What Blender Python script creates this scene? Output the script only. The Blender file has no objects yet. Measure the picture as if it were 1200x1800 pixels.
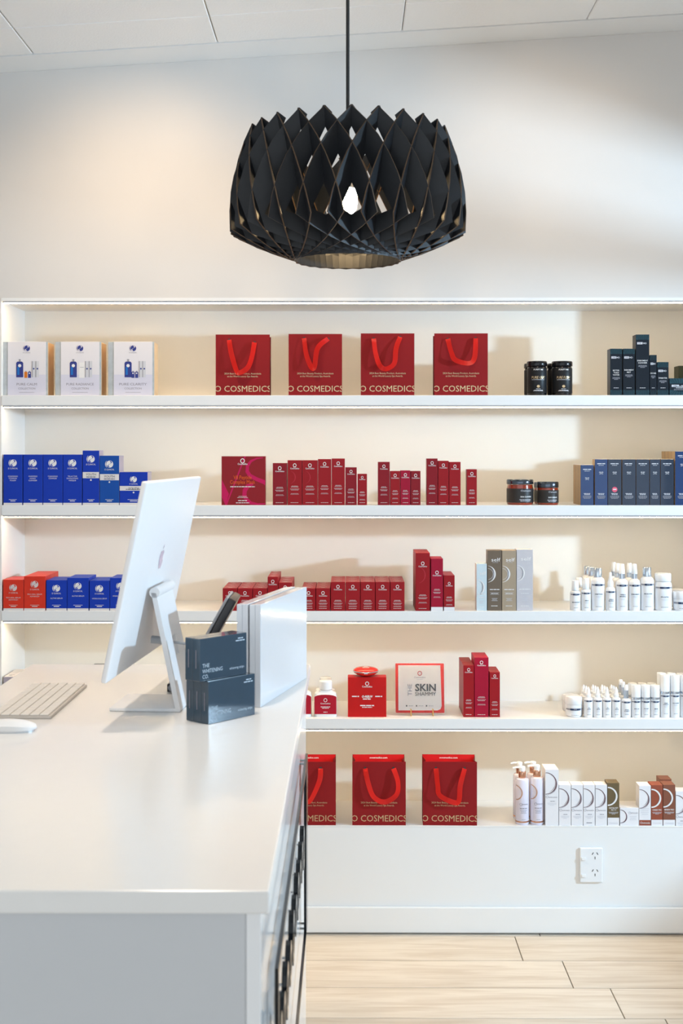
import bpy, bmesh, math, random
from mathutils import Vector, Matrix
random.seed(7)
SC = bpy.context.scene
COL = SC.collection
R = math.radians

# ------------------------------------------------------------------ camera
FPX = 2238.0          # focal length in pixels of the 1200x1800 frame
CAMZ = 1.56
YAW = math.atan(12.0 / FPX)
HOR = 797.0           # image row of the horizon
cam_d = bpy.data.cameras.new('camera'); cam = bpy.data.objects.new('camera', cam_d); COL.objects.link(cam)
cam.location = (0, 0, CAMZ); cam.rotation_euler = (R(90), 0, YAW)
cam_d.sensor_fit = 'VERTICAL'; cam_d.sensor_height = 36.0; cam_d.sensor_width = 24.0
cam_d.lens = FPX / 1800.0 * 36.0
cam_d.shift_y = -(900.0 - HOR) / 1800.0
cam_d.clip_start = 0.05
cam_d.dof.use_dof = True; cam_d.dof.focus_distance = 4.05; cam_d.dof.aperture_fstop = 8.0
SC.camera = cam

# ------------------------------------------------------------------ light and exposure
SC.view_settings.view_transform = 'Standard'; SC.view_settings.look = 'None'
SC.view_settings.gamma = 1.0; SC.view_settings.use_curve_mapping = False
SC.view_settings.exposure = 0.04
W = bpy.data.worlds.new('world'); SC.world = W; W.use_nodes = True
bgn = W.node_tree.nodes['Background']; bgn.inputs[0].default_value = (0.85, 0.93, 1.0, 1); bgn.inputs[1].default_value = 1.5

def lamp(name, kind, loc, target, energy, color, **kw):
    d = bpy.data.lights.new(name, kind); d.energy = energy; d.color = color
    for k, v in kw.items(): setattr(d, k, v)
    o = bpy.data.objects.new(name, d); COL.objects.link(o); o.location = loc
    o.rotation_euler = (Vector(target) - Vector(loc)).to_track_quat('-Z', 'Y').to_euler()
    return o
lamp('window_daylight', 'AREA', (3.50, 2.41, 1.815), (0.0, 4.3, 1.4), 118, (0.52, 0.77, 1.0), shape='RECTANGLE', size=0.12, size_y=0.10)
lamp('downlight', 'SPOT', (-0.62, 3.30, 2.80), (-0.66, 4.14, 2.10), 27, (1.0, 0.76, 0.52), spot_size=R(88), spot_blend=1.0, shadow_soft_size=0.05)
lamp('downlight', 'SPOT', (0.60, 3.30, 2.88), (0.56, 4.14, 2.10), 16, (1.0, 0.78, 0.56), spot_size=R(95), spot_blend=1.0, shadow_soft_size=0.05)
lamp('downlight', 'SPOT', (-0.42, 2.30, 2.82), (-0.42, 2.40, 0.0), 60, (1.0, 0.84, 0.68), spot_size=R(110), spot_blend=1.0, shadow_soft_size=0.06)

# ------------------------------------------------------------------ pixel helpers: where a ray of the photograph meets a plane
def at(px, py, Y):
    u = (px - 600) / FPX; v = (HOR - py) / FPX
    dx = -math.sin(YAW) + u * math.cos(YAW); dy = math.cos(YAW) + u * math.sin(YAW)
    t = Y / dy
    return t * dx, CAMZ + t * v
def on_plane(px, py, z):
    u = (px - 600) / FPX; v = (HOR - py) / FPX
    dx = -math.sin(YAW) + u * math.cos(YAW); dy = math.cos(YAW) + u * math.sin(YAW)
    t = (z - CAMZ) / v
    return t * dx, t * dy

# ------------------------------------------------------------------ materials
MATS = {}
def mat(name, color, rough=0.5, metal=0.0, noise=0.04, scale=60.0, bump=0.0, bscale=None, emit=None, trans=0.0, coat=0.0, spec=0.5, ior=1.45, alpha=None, sheen=0.0):
    if name in MATS: return MATS[name]
    m = bpy.data.materials.new(name); m.use_nodes = True
    nt = m.node_tree; b = nt.nodes['Principled BSDF']
    b.inputs['Roughness'].default_value = rough; b.inputs['Metallic'].default_value = metal
    b.inputs['Transmission Weight'].default_value = trans; b.inputs['Coat Weight'].default_value = coat
    b.inputs['Specular IOR Level'].default_value = spec; b.inputs['IOR'].default_value = ior
    b.inputs['Sheen Weight'].default_value = sheen
    if alpha is not None: b.inputs['Alpha'].default_value = alpha
    c = tuple(color) + (1,)
    if noise > 0 or bump > 0:
        tc = nt.nodes.new('ShaderNodeTexCoord')
        n = nt.nodes.new('ShaderNodeTexNoise'); n.inputs['Scale'].default_value = scale; n.inputs['Detail'].default_value = 3
        nt.links.new(tc.outputs['Object'], n.inputs['Vector'])
        mx = nt.nodes.new('ShaderNodeMix'); mx.data_type = 'RGBA'
        mx.inputs['A'].default_value = tuple(x * (1 - noise) for x in color) + (1,)
        mx.inputs['B'].default_value = tuple(min(1, x * (1 + noise)) for x in color) + (1,)
        nt.links.new(n.outputs['Fac'], mx.inputs['Factor']); nt.links.new(mx.outputs['Result'], b.inputs['Base Color'])
        if bump > 0:
            n2 = nt.nodes.new('ShaderNodeTexNoise'); n2.inputs['Scale'].default_value = bscale or scale; n2.inputs['Detail'].default_value = 4
            nt.links.new(tc.outputs['Object'], n2.inputs['Vector'])
            bp = nt.nodes.new('ShaderNodeBump'); bp.inputs['Strength'].default_value = bump; bp.inputs['Distance'].default_value = 0.002
            nt.links.new(n2.outputs['Fac'], bp.inputs['Height']); nt.links.new(bp.outputs['Normal'], b.inputs['Normal'])
    else:
        b.inputs['Base Color'].default_value = c
    if emit:
        b.inputs['Emission Color'].default_value = tuple(emit[0]) + (1,); b.inputs['Emission Strength'].default_value = emit[1]
    MATS[name] = m
    return m
def lin(r, g, b):
    f = lambda c: (c / 255) / 12.92 if c <= 10 else (((c / 255) + 0.055) / 1.055) ** 2.4
    return (f(r), f(g), f(b))

M_wall = mat('wall_paint', (0.715, 0.685, 0.655), 0.6, noise=0.012, scale=8, bump=0.05, bscale=220)
M_ceil = mat('ceiling_tile', (0.91, 0.91, 0.90), 0.85, noise=0.02, scale=90, bump=0.35, bscale=160)
M_trim = mat('trim_paint', (0.86, 0.86, 0.85), 0.35, noise=0.012, scale=10)
M_shelf = mat('shelf_melamine', (0.85, 0.845, 0.835), 0.35, noise=0.012, scale=14)
M_grout = mat('grout', (0.16, 0.14, 0.12), 0.9, noise=0.1)
M_gapdark = mat('dark_gap', (0.05, 0.05, 0.05), 0.9, noise=0.1)
M_counter = mat('counter_stone', (0.84, 0.83, 0.81), 0.22, noise=0.012, scale=40)
M_cface = mat('counter_front_laminate', (0.60, 0.615, 0.635), 0.45, noise=0.015, scale=6)
M_gloss = mat('counter_gloss_side', (0.86, 0.87, 0.88), 0.10, noise=0.01, scale=10, spec=0.25)
M_alu = mat('led_channel', (0.40, 0.41, 0.44), 0.4, metal=0.5, noise=0.03)
M_led = mat('led_strip', (1, 0.9, 0.75), 0.5, noise=0, emit=((1.0, 0.77, 0.46), 33.0))
M_black = mat('black_plywood', (0.014, 0.016, 0.020), 0.48, noise=0.15, scale=40, bump=0.12, bscale=120, spec=0.45)
M_plyedge = mat('burnt_plywood_edge', (0.085, 0.05, 0.027), 0.6, noise=0.35, scale=150)
M_cord = mat('black_cord', (0.02, 0.02, 0.02), 0.6, noise=0.1)
M_signblack = mat('black_acrylic', (0.008, 0.009, 0.011), 0.12, noise=0.0)
M_bulb = mat('bulb_glow', (1, 0.85, 0.6), 0.3, noise=0, emit=((1.0, 0.70, 0.36), 110.0))
M_ceramic = mat('white_socket', (0.8, 0.78, 0.74), 0.3, noise=0.03)

def wood_mat():
    m = bpy.data.materials.new('oak_plank_tile'); m.use_nodes = True; nt = m.node_tree; b = nt.nodes['Principled BSDF']
    tc = nt.nodes.new('ShaderNodeTexCoord'); oi = nt.nodes.new('ShaderNodeObjectInfo')
    mp = nt.nodes.new('ShaderNodeMapping'); mp.inputs['Scale'].default_value = (1.2, 14, 1)
    ad = nt.nodes.new('ShaderNodeVectorMath'); ad.operation = 'ADD'
    sc = nt.nodes.new('ShaderNodeVectorMath'); sc.operation = 'SCALE'; sc.inputs['Scale'].default_value = 17.0
    cb = nt.nodes.new('ShaderNodeCombineXYZ')
    for i in range(3): nt.links.new(oi.outputs['Random'], cb.inputs[i])
    nt.links.new(cb.outputs[0], sc.inputs[0]); nt.links.new(tc.outputs['Object'], ad.inputs[0]); nt.links.new(sc.outputs[0], ad.inputs[1])
    nt.links.new(ad.outputs[0], mp.inputs['Vector'])
    n = nt.nodes.new('ShaderNodeTexNoise'); n.inputs['Scale'].default_value = 3.0; n.inputs['Detail'].default_value = 6; n.inputs['Distortion'].default_value = 0.6
    nt.links.new(mp.outputs[0], n.inputs['Vector'])
    cr = nt.nodes.new('ShaderNodeValToRGB')
    cr.color_ramp.elements[0].position = 0.32; cr.color_ramp.elements[0].color = (0.56, 0.475, 0.385, 1)
    cr.color_ramp.elements[1].position = 0.62; cr.color_ramp.elements[1].color = (0.68, 0.61, 0.525, 1)
    nt.links.new(n.outputs['Fac'], cr.inputs[0])
    hs = nt.nodes.new('ShaderNodeHueSaturation'); mr = nt.nodes.new('ShaderNodeMapRange')
    mr.inputs['To Min'].default_value = 0.93; mr.inputs['To Max'].default_value = 1.07
    nt.links.new(oi.outputs['Random'], mr.inputs['Value']); nt.links.new(mr.outputs[0], hs.inputs['Value'])
    nt.links.new(cr.outputs[0], hs.inputs['Color']); nt.links.new(hs.outputs[0], b.inputs['Base Color'])
    b.inputs['Roughness'].default_value = 0.42
    bp = nt.nodes.new('ShaderNodeBump'); bp.inputs['Strength'].default_value = 0.12; bp.inputs['Distance'].default_value = 0.002
    nt.links.new(n.outputs['Fac'], bp.inputs['Height']); nt.links.new(bp.outputs[0], b.inputs['Normal'])
    return m
M_wood = wood_mat()

# ------------------------------------------------------------------ mesh helpers
def obj(name, bm, m, parent=None, smooth=False, loc=None):
    me = bpy.data.meshes.new(name)
    if isinstance(bm, bmesh.types.BMesh):
        bmesh.ops.recalc_face_normals(bm, faces=bm.faces) if smooth != 'keep' else None
        bm.to_mesh(me); bm.free()
    else:
        me.from_pydata(bm[0], [], bm[1]); me.update()
    for mm in (m if isinstance(m, (list, tuple)) else [m]): me.materials.append(mm)
    if smooth is True:
        me.polygons.foreach_set('use_smooth', [True] * len(me.polygons))
        try: me.set_sharp_from_angle(angle=R(38))
        except Exception: pass
    o = bpy.data.objects.new(name, me); COL.objects.link(o)
    if parent: o.parent = parent
    if loc: o.location = loc
    return o
def add_box(bm, x0, x1, y0, y1, z0, z1, bevel=0.0, segs=2, mi=0):
    vs = [bm.verts.new(p) for p in ((x0,y0,z0),(x1,y0,z0),(x1,y1,z0),(x0,y1,z0),(x0,y0,z1),(x1,y0,z1),(x1,y1,z1),(x0,y1,z1))]
    fs = [bm.faces.new([vs[i] for i in q]) for q in ((0,3,2,1),(4,5,6,7),(0,1,5,4),(1,2,6,5),(2,3,7,6),(3,0,4,7))]
    for f in fs: f.material_index = mi
    if bevel > 0:
        es = list({e for f in fs for e in f.edges})
        bmesh.ops.bevel(bm, geom=es, offset=bevel, segments=segs, profile=0.5, affect='EDGES')
    return bm
def box(x0, x1, y0, y1, z0, z1, bevel=0.0, segs=2):
    return add_box(bmesh.new(), x0, x1, y0, y1, z0, z1, bevel, segs)
def add_lathe(bm, prof, seg=28, cx=0, cy=0, cz=0, cap=True, sq=None):
    rings = []
    for r, z in prof:
        ring = []
        for i in range(seg):
            a = 2 * math.pi * i / seg
            ring.append(bm.verts.new((cx + r * math.cos(a), cy + r * math.sin(a), cz + z)))
        rings.append(ring)
    for a, b in zip(rings, rings[1:]):
        for i in range(seg):
            bm.faces.new((a[i], a[(i+1) % seg], b[(i+1) % seg], b[i]))
    if cap:
        bm.faces.new(rings[0][::-1]); bm.faces.new(rings[-1])
    return bm
def lathe(prof, **k): return add_lathe(bmesh.new(), prof, **k)
def add_tube(bm, pts, r, seg=8):
    pts = [Vector(p) for p in pts]; rings = []
    up = Vector((0, 0, 1))
    for i, p in enumerate(pts):
        d = (pts[min(i+1, len(pts)-1)] - pts[max(i-1, 0)]).normalized()
        a = d.cross(up); a = a.normalized() if a.length > 1e-4 else Vector((1, 0, 0))
        b = d.cross(a).normalized()
        rings.append([bm.verts.new(p + a * (r * math.cos(2*math.pi*k/seg)) + b * (r * math.sin(2*math.pi*k/seg))) for k in range(seg)])
    for A, B in zip(rings, rings[1:]):
        for k in range(seg): bm.faces.new((A[k], A[(k+1) % seg], B[(k+1) % seg], B[k]))
    bm.faces.new(rings[0][::-1]); bm.faces.new(rings[-1])
    return bm
def tube(pts, r, seg=8): return add_tube(bmesh.new(), pts, r, seg)

def thing(name, label, cat, loc=(0, 0, 0), rz=0, group=None):
    o = bpy.data.objects.new(name, None); COL.objects.link(o); o.empty_display_size = 0.05
    o.location = loc; o.rotation_euler = (0, 0, rz); o['label'] = label; o['category'] = cat
    if group: o['group'] = group
    return o
def tag(o, label, cat, group=None):
    o['label'] = label; o['category'] = cat
    if group: o['group'] = group
    return o
def struct(o): o['kind'] = 'structure'; return o
def dup(root, loc, label, group=None):
    r = root.copy(); COL.objects.link(r); r.location = loc; r['label'] = label
    if group: r['group'] = group
    for ch in list(root.children):
        c = ch.copy(); COL.objects.link(c); c.parent = r
        for g in list(ch.children):
            d = g.copy(); COL.objects.link(d); d.parent = c
    return r

# ------------------------------------------------------------------ flat print: lettering and logos as thin meshes lying on a face
TXT = {}
def glyphs(s, bold=0.0):
    k = (s, bold)
    if k not in TXT:
        cu = bpy.data.curves.new('t', 'FONT'); cu.body = s; cu.size = 1.0; cu.resolution_u = 2; cu.fill_mode = 'FRONT'; cu.offset = bold
        ob = bpy.data.objects.new('t', cu); COL.objects.link(ob)
        dg = bpy.context.evaluated_depsgraph_get()
        me = bpy.data.meshes.new_from_object(ob.evaluated_get(dg))
        v = [(p.co.x, p.co.y) for p in me.vertices]; f = [tuple(p.vertices) for p in me.polygons]
        bpy.data.objects.remove(ob); bpy.data.curves.remove(cu); bpy.data.meshes.remove(me)
        xs = [p[0] for p in v] or [0, 1]; x0 = min(xs); w = max(xs) - x0
        TXT[k] = ([(p[0] - x0 - w / 2, p[1]) for p in v], f, w)
    return TXT[k]
class Print:
    """2D print in face coordinates: u right from the centre line, v up from the base; layers keyed by (part name, material)"""
    def __init__(s, round=False): s.L = {}; s.round = round
    def lay(s, part, m, lift=0):
        return s.L.setdefault((part, m.name, lift), ([], [], m))
    def poly(s, m, pts, part='logo', lift=0):
        V, F, _ = s.lay(part, m, lift); n = len(V)
        V.extend(pts); F.append(tuple(range(n, n + len(pts))))
    def rect(s, m, u0, u1, v0, v1, part='printed_panel', lift=0):
        n = max(1, min(10, int((u1 - u0) / .004))) if getattr(s, 'round', False) else 1
        s.strip(m, [(u0 + (u1-u0)*i/n, v0) for i in range(n+1)], [(u0 + (u1-u0)*i/n, v1) for i in range(n+1)], part, lift)
    def strip(s, m, A, B, part='logo', lift=0):
        V, F, _ = s.lay(part, m, lift); n = len(V); k = len(A)
        V.extend(A); V.extend(B)
        for i in range(k - 1): F.append((n + i, n + i + 1, n + k + i + 1, n + k + i))
    def arc(s, m, cu, cv, ro, ri, a0, a1, n=16, part='logo', lift=0, taper=0.0, ex=1.0, off=(0, 0)):
        A = []; B = []
        for i in range(n + 1):
            t = i / n; a = R(a0 + (a1 - a0) * t)
            k = 1 - taper * abs(2 * t - 1)
            rin = ro - (ro - ri) * k
            A.append((cu + ro * ex * math.cos(a), cv + ro * math.sin(a)))
            B.append((cu + rin * ex * math.cos(a) + off[0], cv + rin * math.sin(a) + off[1]))
        s.strip(m, A, B, part, lift)
    def disc(s, m, cu, cv, r, n=18, part='logo', lift=0, ex=1.0):
        s.poly(m, [(cu + r * ex * math.cos(2*math.pi*i/n), cv + r * math.sin(2*math.pi*i/n)) for i in range(n)], part, lift)
    def text(s, m, t, u, v, h, maxw=None, width=None, bold=0.0, part='lettering', lift=0, rot=0, shear=0.0):
        g, f, w = glyphs(t, bold); k = h / 0.70; kx = k
        if width: kx = width / max(w, 1e-6)
        elif maxw and w * k > maxw: kx = maxw / w
        V, F, _ = s.lay(part, m, lift); n = len(V)
        c, sn = math.cos(rot), math.sin(rot)
        for x, y in g:
            X = x * kx + shear * y * k; Y = y * k
            V.append((u + X * c - Y * sn, v + X * sn + Y * c))
        F.extend(tuple(i + n for i in q) for q in f)
    def lines(s, m, u, v, widths, h, gap, part='lettering', lift=0):
        """rows of print too fine to read: short word-like dashes"""
        rnd = random.Random(int(1e6 * (abs(u) + v + h)))
        for i, w in enumerate(widths):
            y = v - i * gap; x = u - w / 2; e = u + w / 2
            while x < e - h * 0.6:
                ww = min(rnd.uniform(2.2, 5.0) * h, e - x)
                s.rect(m, x, x + ww, y, y + h, part, lift); x += ww + h * 0.55
    def build(s, parent, y=0.0, rad=None, clip=None):
        for (part, mn, lift), (V, F, m) in s.L.items():
            off = 0.0005 + 0.0003 * lift
            if rad is None: vs = [(p[0], y - off, p[1]) for p in V]
            else: vs = [((rad + off) * math.sin(p[0] / rad), -(rad + off) * math.cos(p[0] / rad), p[1]) for p in V]
            if not F: continue
            bm = bmesh.new(); bv = [bm.verts.new(p) for p in vs]
            for q in F:
                try: bm.faces.new([bv[i] for i in q])
                except ValueError: pass
            if clip is not None:
                for co, no in (((clip[0], 0, 0), (1, 0, 0)), ((clip[1], 0, 0), (-1, 0, 0))):
                    bmesh.ops.bisect_plane(bm, geom=bm.verts[:] + bm.edges[:] + bm.faces[:], plane_co=co, plane_no=no, clear_inner=True)
            obj(part, bm, m, parent, smooth='keep')

# printing inks
K_white = mat('white_ink', (0.82, 0.80, 0.79), 0.5, noise=0)
K_soft = mat('soft_white_ink', (0.66, 0.58, 0.57), 0.5, noise=0)
K_gold = mat('gold_foil', (0.62, 0.46, 0.27), 0.28, metal=0.75, noise=0.05)
K_grey = mat('grey_ink', (0.26, 0.245, 0.29), 0.5, noise=0)
K_dark = mat('charcoal_ink', (0.045, 0.045, 0.05), 0.5, noise=0)
K_blue = mat('deep_blue_ink', lin(38, 50, 130), 0.4, noise=0)

# ------------------------------------------------------------------ the room: wall with a shelving niche
YW, YB = 4.14, 4.44
XL, XR = -1.131, 1.20              # niche sides
Z_HEAD = 2.062
TOPS = [1.749, 1.3915, 1.0476, 0.6975, 0.350]   # shelf tops, highest first; the last is the plinth
ROOML, ROOMR, YBACK = -3.2, 2.6, -2.2
SLOPE = 0.0605
def ceil_z(x): return 2.8795 + SLOPE * x

wall = bpy.data.objects.new('wall_back', None); COL.objects.link(wall); struct(wall)
def wpart(name, b, m=None): return obj(name, b, m or M_wall, wall)
bm = bmesh.new()
vs = [bm.verts.new(p) for p in ((ROOML, YW, Z_HEAD), (ROOMR, YW, Z_HEAD), (ROOMR, YW, ceil_z(ROOMR) + .05), (ROOML, YW, ceil_z(ROOML) + .05),
                                (ROOML, YW + .3, Z_HEAD), (ROOMR, YW + .3, Z_HEAD), (ROOMR, YW + .3, ceil_z(ROOMR) + .05), (ROOML, YW + .3, ceil_z(ROOML) + .05))]
for q in ((0,1,2,3), (5,4,7,6), (4,5,1,0), (3,2,6,7), (4,0,3,7), (1,5,6,2)): bm.faces.new([vs[i] for i in q])
wpart('upper_wall', bm)
wpart('wall_beside_niche', box(ROOML, XL, YW, YB, 0, Z_HEAD))
wpart('wall_beside_niche', box(XR, ROOMR, YW, YB, 0, Z_HEAD))
wpart('niche_back', box(XL, XR, YB, YB + 0.05, 0, Z_HEAD), mat('niche_paint', (0.80, 0.775, 0.73), 0.55, noise=0.012, scale=8, bump=0.04, bscale=220))
wpart('plinth', box(XL, XR, YW, YB, 0.0, TOPS[4] - 0.004), M_trim)  # cooler white than the wall paint: daylight down here put into the colour
wpart('plinth_top', box(XL, XR, YW - 0.0015, YB, TOPS[4] - 0.004, TOPS[4], 0.001), M_shelf)
wpart('niche_lining', box(XL, XL + 0.002, YW + 0.001, YB, TOPS[4], Z_HEAD), M_shelf)
wpart('niche_lining', box(XR - 0.002, XR, YW + 0.001, YB, TOPS[4], Z_HEAD), M_shelf)
wpart('niche_head', box(XL + .002, XR - .002, YW - 0.002, YB, Z_HEAD - 0.006, Z_HEAD + 0.004), M_shelf)
def led(z, y, parent):
    a = obj('led_channel', box(XL + 0.006, XR - 0.006, y, y + 0.014, z - 0.005, z, 0.0005), M_alu, parent)
    bm = bmesh.new(); add_box(bm, XL + 0.008, XR - 0.008, y + 0.001, y + 0.012, z - 0.0074, z - 0.005)
    obj('led_strip', bm, M_led, parent)
led(Z_HEAD - 0.006, YW + 0.002, wall)

SHELF_T = 0.033
ordn = ['topmost', 'second', 'third', 'fourth']
for i in range(4):
    t = thing('wall_shelf', ['white shelf board carrying the four upper red paper bags, top of four', 'white shelf board carrying the blue cartons and the pink lettered box, second from top',
        'white shelf board carrying the orange cartons and white spray bottles, third from top', 'lowest white shelf board, carrying the framed cloth pack and compact'][i], 'shelf', (0, 0, 0), group='white shelves in the niche')
    obj('board', box(XL + .0025, XR - .0025, YW - 0.001, YB - .0005, TOPS[i] - SHELF_T, TOPS[i], 0.0012), M_shelf, t)
    led(TOPS[i] - SHELF_T, YW + 0.001, t)

# skirting, floor, ceiling, side walls
bb = struct(obj('baseboard_back', box(ROOML, ROOMR, YW - 0.014, YW - .0002, 0.006, 0.089, 0.003), M_trim))
fl = struct(obj('floor', box(ROOML, ROOMR, YBACK, YB, -0.06, -0.0045), M_grout))
plank_me = None
def plank(x0, x1, y0, y1):
    global plank_me
    if plank_me is None or abs((x1 - x0) - 1.197) > 1e-3 or abs((y1 - y0) - 0.197) > 1e-3:
        w = (x1 - x0) / 2; d = (y1 - y0) / 2
        b = box(-w, w, -d, d, -0.0045, 0.0, 0.0008, 1)
        o = obj('plank', b, M_wood, fl)
        if abs((x1 - x0) - 1.197) < 1e-3 and abs((y1 - y0) - 0.197) < 1e-3: plank_me = o.data
    else:
        o = bpy.data.objects.new('plank', plank_me); COL.objects.link(o); o.parent = fl
    o.location = ((x0 + x1) / 2, (y0 + y1) / 2, 0)
ys = [4.14, 4.118]
while ys[-1] > YBACK + 0.2: ys.append(ys[-1] - 0.2)
seams = [0.62, 0.537, 0.657, 0.763]
for r in range(len(ys) - 1):
    s = seams[r] if r < 4 else 0.763 + 0.11 * (r - 3)
    x = s
    while x > ROOML: x -= 1.2
    while x < ROOMR:
        a, b = max(x, ROOML), min(x + 1.2, ROOMR)
        if b - a > 0.02: plank(a + 0.0015, b - 0.0015, ys[r + 1] + 0.0015, ys[r] - 0.0015)
        x += 1.2
cl = bpy.data.objects.new('ceiling', None); COL.objects.link(cl); struct(cl)
ang = -math.atan(SLOPE)
def ceil_piece(name, x0, x1, y0, y1, dz, th, m, bev=0.003):
    L = (x1 - x0) / math.cos(ang)
    o = obj(name, box(0, L, 0, y1 - y0, 0, th, bev, 1), m, cl)
    o.location = (x0, y0, ceil_z(x0) + dz); o.rotation_euler = (0, ang, 0)
ceil_piece('ceiling_backing', ROOML, ROOMR, YBACK, YB, 0.020, 0.02, M_gapdark, 0)
tx = [-.993 + .581 * k for k in range(-4, 9)]; tx = [ROOML] + [v for v in tx if ROOML + .05 < v < ROOMR - .05] + [ROOMR]
ty = [4.012, 3.765] + [3.765 - 0.6 * k for k in range(1, 10)]; ty = [v for v in ty if v > YBACK] + [YBACK]
for j in range(len(ty) - 1):
    for i in range(len(tx) - 1):
        ceil_piece('ceiling_tile', tx[i] + .0012, tx[i+1] - .0012, ty[j+1] + .0012, ty[j] - .0012, 0.0, 0.019, M_ceil)
# sloping cornice between wall and ceiling
bm = bmesh.new(); prof = [(YW - .0005, -.012), (YW - .010, -.012), (4.016, -.0015), (4.016, .02), (YW - .0005, .02)]
ends = [[bm.verts.new((x, y, ceil_z(x) + dz)) for y, dz in prof] for x in (ROOML + .001, ROOMR - .001)]
for k in range(5): bm.faces.new((ends[0][k], ends[0][(k+1) % 5], ends[1][(k+1) % 5], ends[1][k]))
bm.faces.new(ends[0]); bm.faces.new(ends[1][::-1])
struct(obj('trim_1', bm, M_trim))
struct(obj('wall_left', box(ROOML - .1, ROOML, YBACK, YB, 0, 3.2), M_wall))
# right wall with a window; its head, transom and sill shape the daylight that falls on the back wall
WZ0, WZ1, WY0, WY1 = 1.194, 2.094, 1.95, 3.65
wr = bpy.data.objects.new('wall_right', None); COL.objects.link(wr); struct(wr)
for a in ((YBACK, YB, 0, WZ0), (YBACK, YB, WZ1, 3.2), (YBACK, WY0, WZ0, WZ1), (WY1, YB, WZ0, WZ1)):
    obj('wall_panel', box(ROOMR, ROOMR + .05, *a), M_wall, wr)
wn = bpy.data.objects.new('window_1', None); COL.objects.link(wn); struct(wn); wn.location = (ROOMR, (WY0 + WY1) / 2, WZ0)
hw = (WY1 - WY0) / 2
obj('transom', box(.004, .046, -hw + .0305, hw - .0305, 1.927 - WZ0, 1.970 - WZ0, .002, 1), M_trim, wn)
for y0, y1 in ((-hw + .0005, -hw + .03), (hw - .03, hw - .0005)):
    obj('window_post', box(.004, .046, y0, y1, .0005, WZ1 - WZ0 - .0005, .002, 1), M_trim, wn)

# power outlet on the plinth wall
x0, z1 = at(1018, 1489, YW); x1, z0 = at(1058, 1550, YW)
t = thing('power_outlet', 'white double power outlet with two switches on the wall below the shelves', 'outlet', ((x0 + x1) / 2, YW, (z0 + z1) / 2))
w, h = (x1 - x0) / 2, (z1 - z0) / 2
M_plas = mat('white_plastic', (0.86, 0.87, 0.88), 0.3, noise=0.01)
obj('faceplate', box(-w, w, -0.009, 0, -h, h, 0.003), M_plas, t)
for vz in (0.029, -0.026):
    s = obj('rocker_switch', box(-w + .005, -w + .019, -0.014, -0.0095, vz - .012, vz - .003, .001), M_plas, t)
    for du, dv, rt in ((-.0075, .007, -R(32)), (.0075, .007, R(32)), (0, -.007, 0)):
        o = obj('socket_slot', box(-.0011, .0011, -.0096, -.0090, -.0042, .0042), M_gapdark, t); o.location = (.012 + du, 0, vz + .002 + dv); o.rotation_euler = (0, rt if False else -rt, 0)

# ------------------------------------------------------------------ pendant lamp
LX, LY, LZ = at(611, 400, 3.26)[0], 3.26, 2.123
pl = thing('pendant_lamp', 'large black pendant lamp of interlocking plywood blades above the counter', 'lamp', (LX, LY, LZ), R(5.9))
obj('cord', tube([(0, 0, 0.235), (0, 0, ceil_z(LX) - LZ)], 0.0045, 10), M_cord, pl)
obj('ceiling_rose', lathe([(0.05, ceil_z(LX) - LZ - .03), (0.05, ceil_z(LX) - LZ - .004)], seg=24), M_cord, pl, True)
def blade_mesh(m):
    A = Vector((-m * .112, .2236, .263)); E = Vector((0, .30, 0)); B = Vector((-m * .128, .043, -.072))
    n = (E - A).cross(B - E).normalized()
    dA = (E - A).normalized(); dB = (B - E).normalized()
    cen = (A + B) / 2
    iA = n.cross(dA); iA = iA if iA.dot(cen - E) > 0 else -iA
    iB = n.cross(dB); iB = iB if iB.dot(A - E) > 0 else -iB
    outer = []
    for k in range(7):
        t = k / 6; outer.append(A.lerp(E, t) - iA * (0.030 * 4 * t * (1 - t)))
    wA0, wA1, wB = 0.024, 0.031, 0.027
    for k in range(1, 6):
        t = k / 5; outer.append(E.lerp(B, t) - iB * (0.016 * 4 * t * (1 - t)))
    # inner corner
    pa = E + iA * wA1; pb = E + iB * wB
    den = dA.dot(iB)
    tt = (pb - pa).dot(iB) / den
    corner = pa + dA * tt
    ai = A + iA * wA0; ai = ai + dA * ((A.z - .015 - ai.z) / dA.z)
    inner = [B + iB * 0.030, corner, ai]
    poly = outer + inner
    th = n * 0.0016
    bm = bmesh.new()
    f1 = [bm.verts.new(p + th) for p in poly]; f2 = [bm.verts.new(p - th) for p in poly]
    bm.faces.new(f1); bm.faces.new(f2[::-1])
    k = len(poly)
    for i in range(k):
        f = bm.faces.new((f1[i], f1[(i+1) % k], f2[(i+1) % k], f2[i])); f.material_index = 1
    return bm
N = 24
for m, ph in ((1, 0.0), (-1, 0.5)):
    first = None
    for k in range(N):
        if first is None: o = obj('blade', blade_mesh(m), [M_black, M_plyedge], pl); first = o
        else: o = bpy.data.objects.new('blade', first.data); COL.objects.link(o); o.parent = pl
        o.rotation_euler = (0, 0, 2 * math.pi * (k + ph) / N)
obj('lamp_socket', lathe([(.012, .24), (.021, .23), (.021, .168), (.017, .163)], seg=20), M_cord, pl, True)
# three thin arms hold the shade on the socket
for k in range(3):
    a = 2 * math.pi * k / 3 + .4
    obj('support_arm', tube([(0, 0, .225), (.225 * math.cos(a), .225 * math.sin(a), .225)], .003, 6), M_cord, pl)
obj('bulb_neck', lathe([(.014, .163), (.016, .135), (.018, .115)], seg=20), M_ceramic, pl, True)
obj('bulb', lathe([(.018, .115), (.024, .098), (.025, .080), (.022, .062), (.012, .050), (.002, .047)], seg=20), M_bulb, pl, True)

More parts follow.
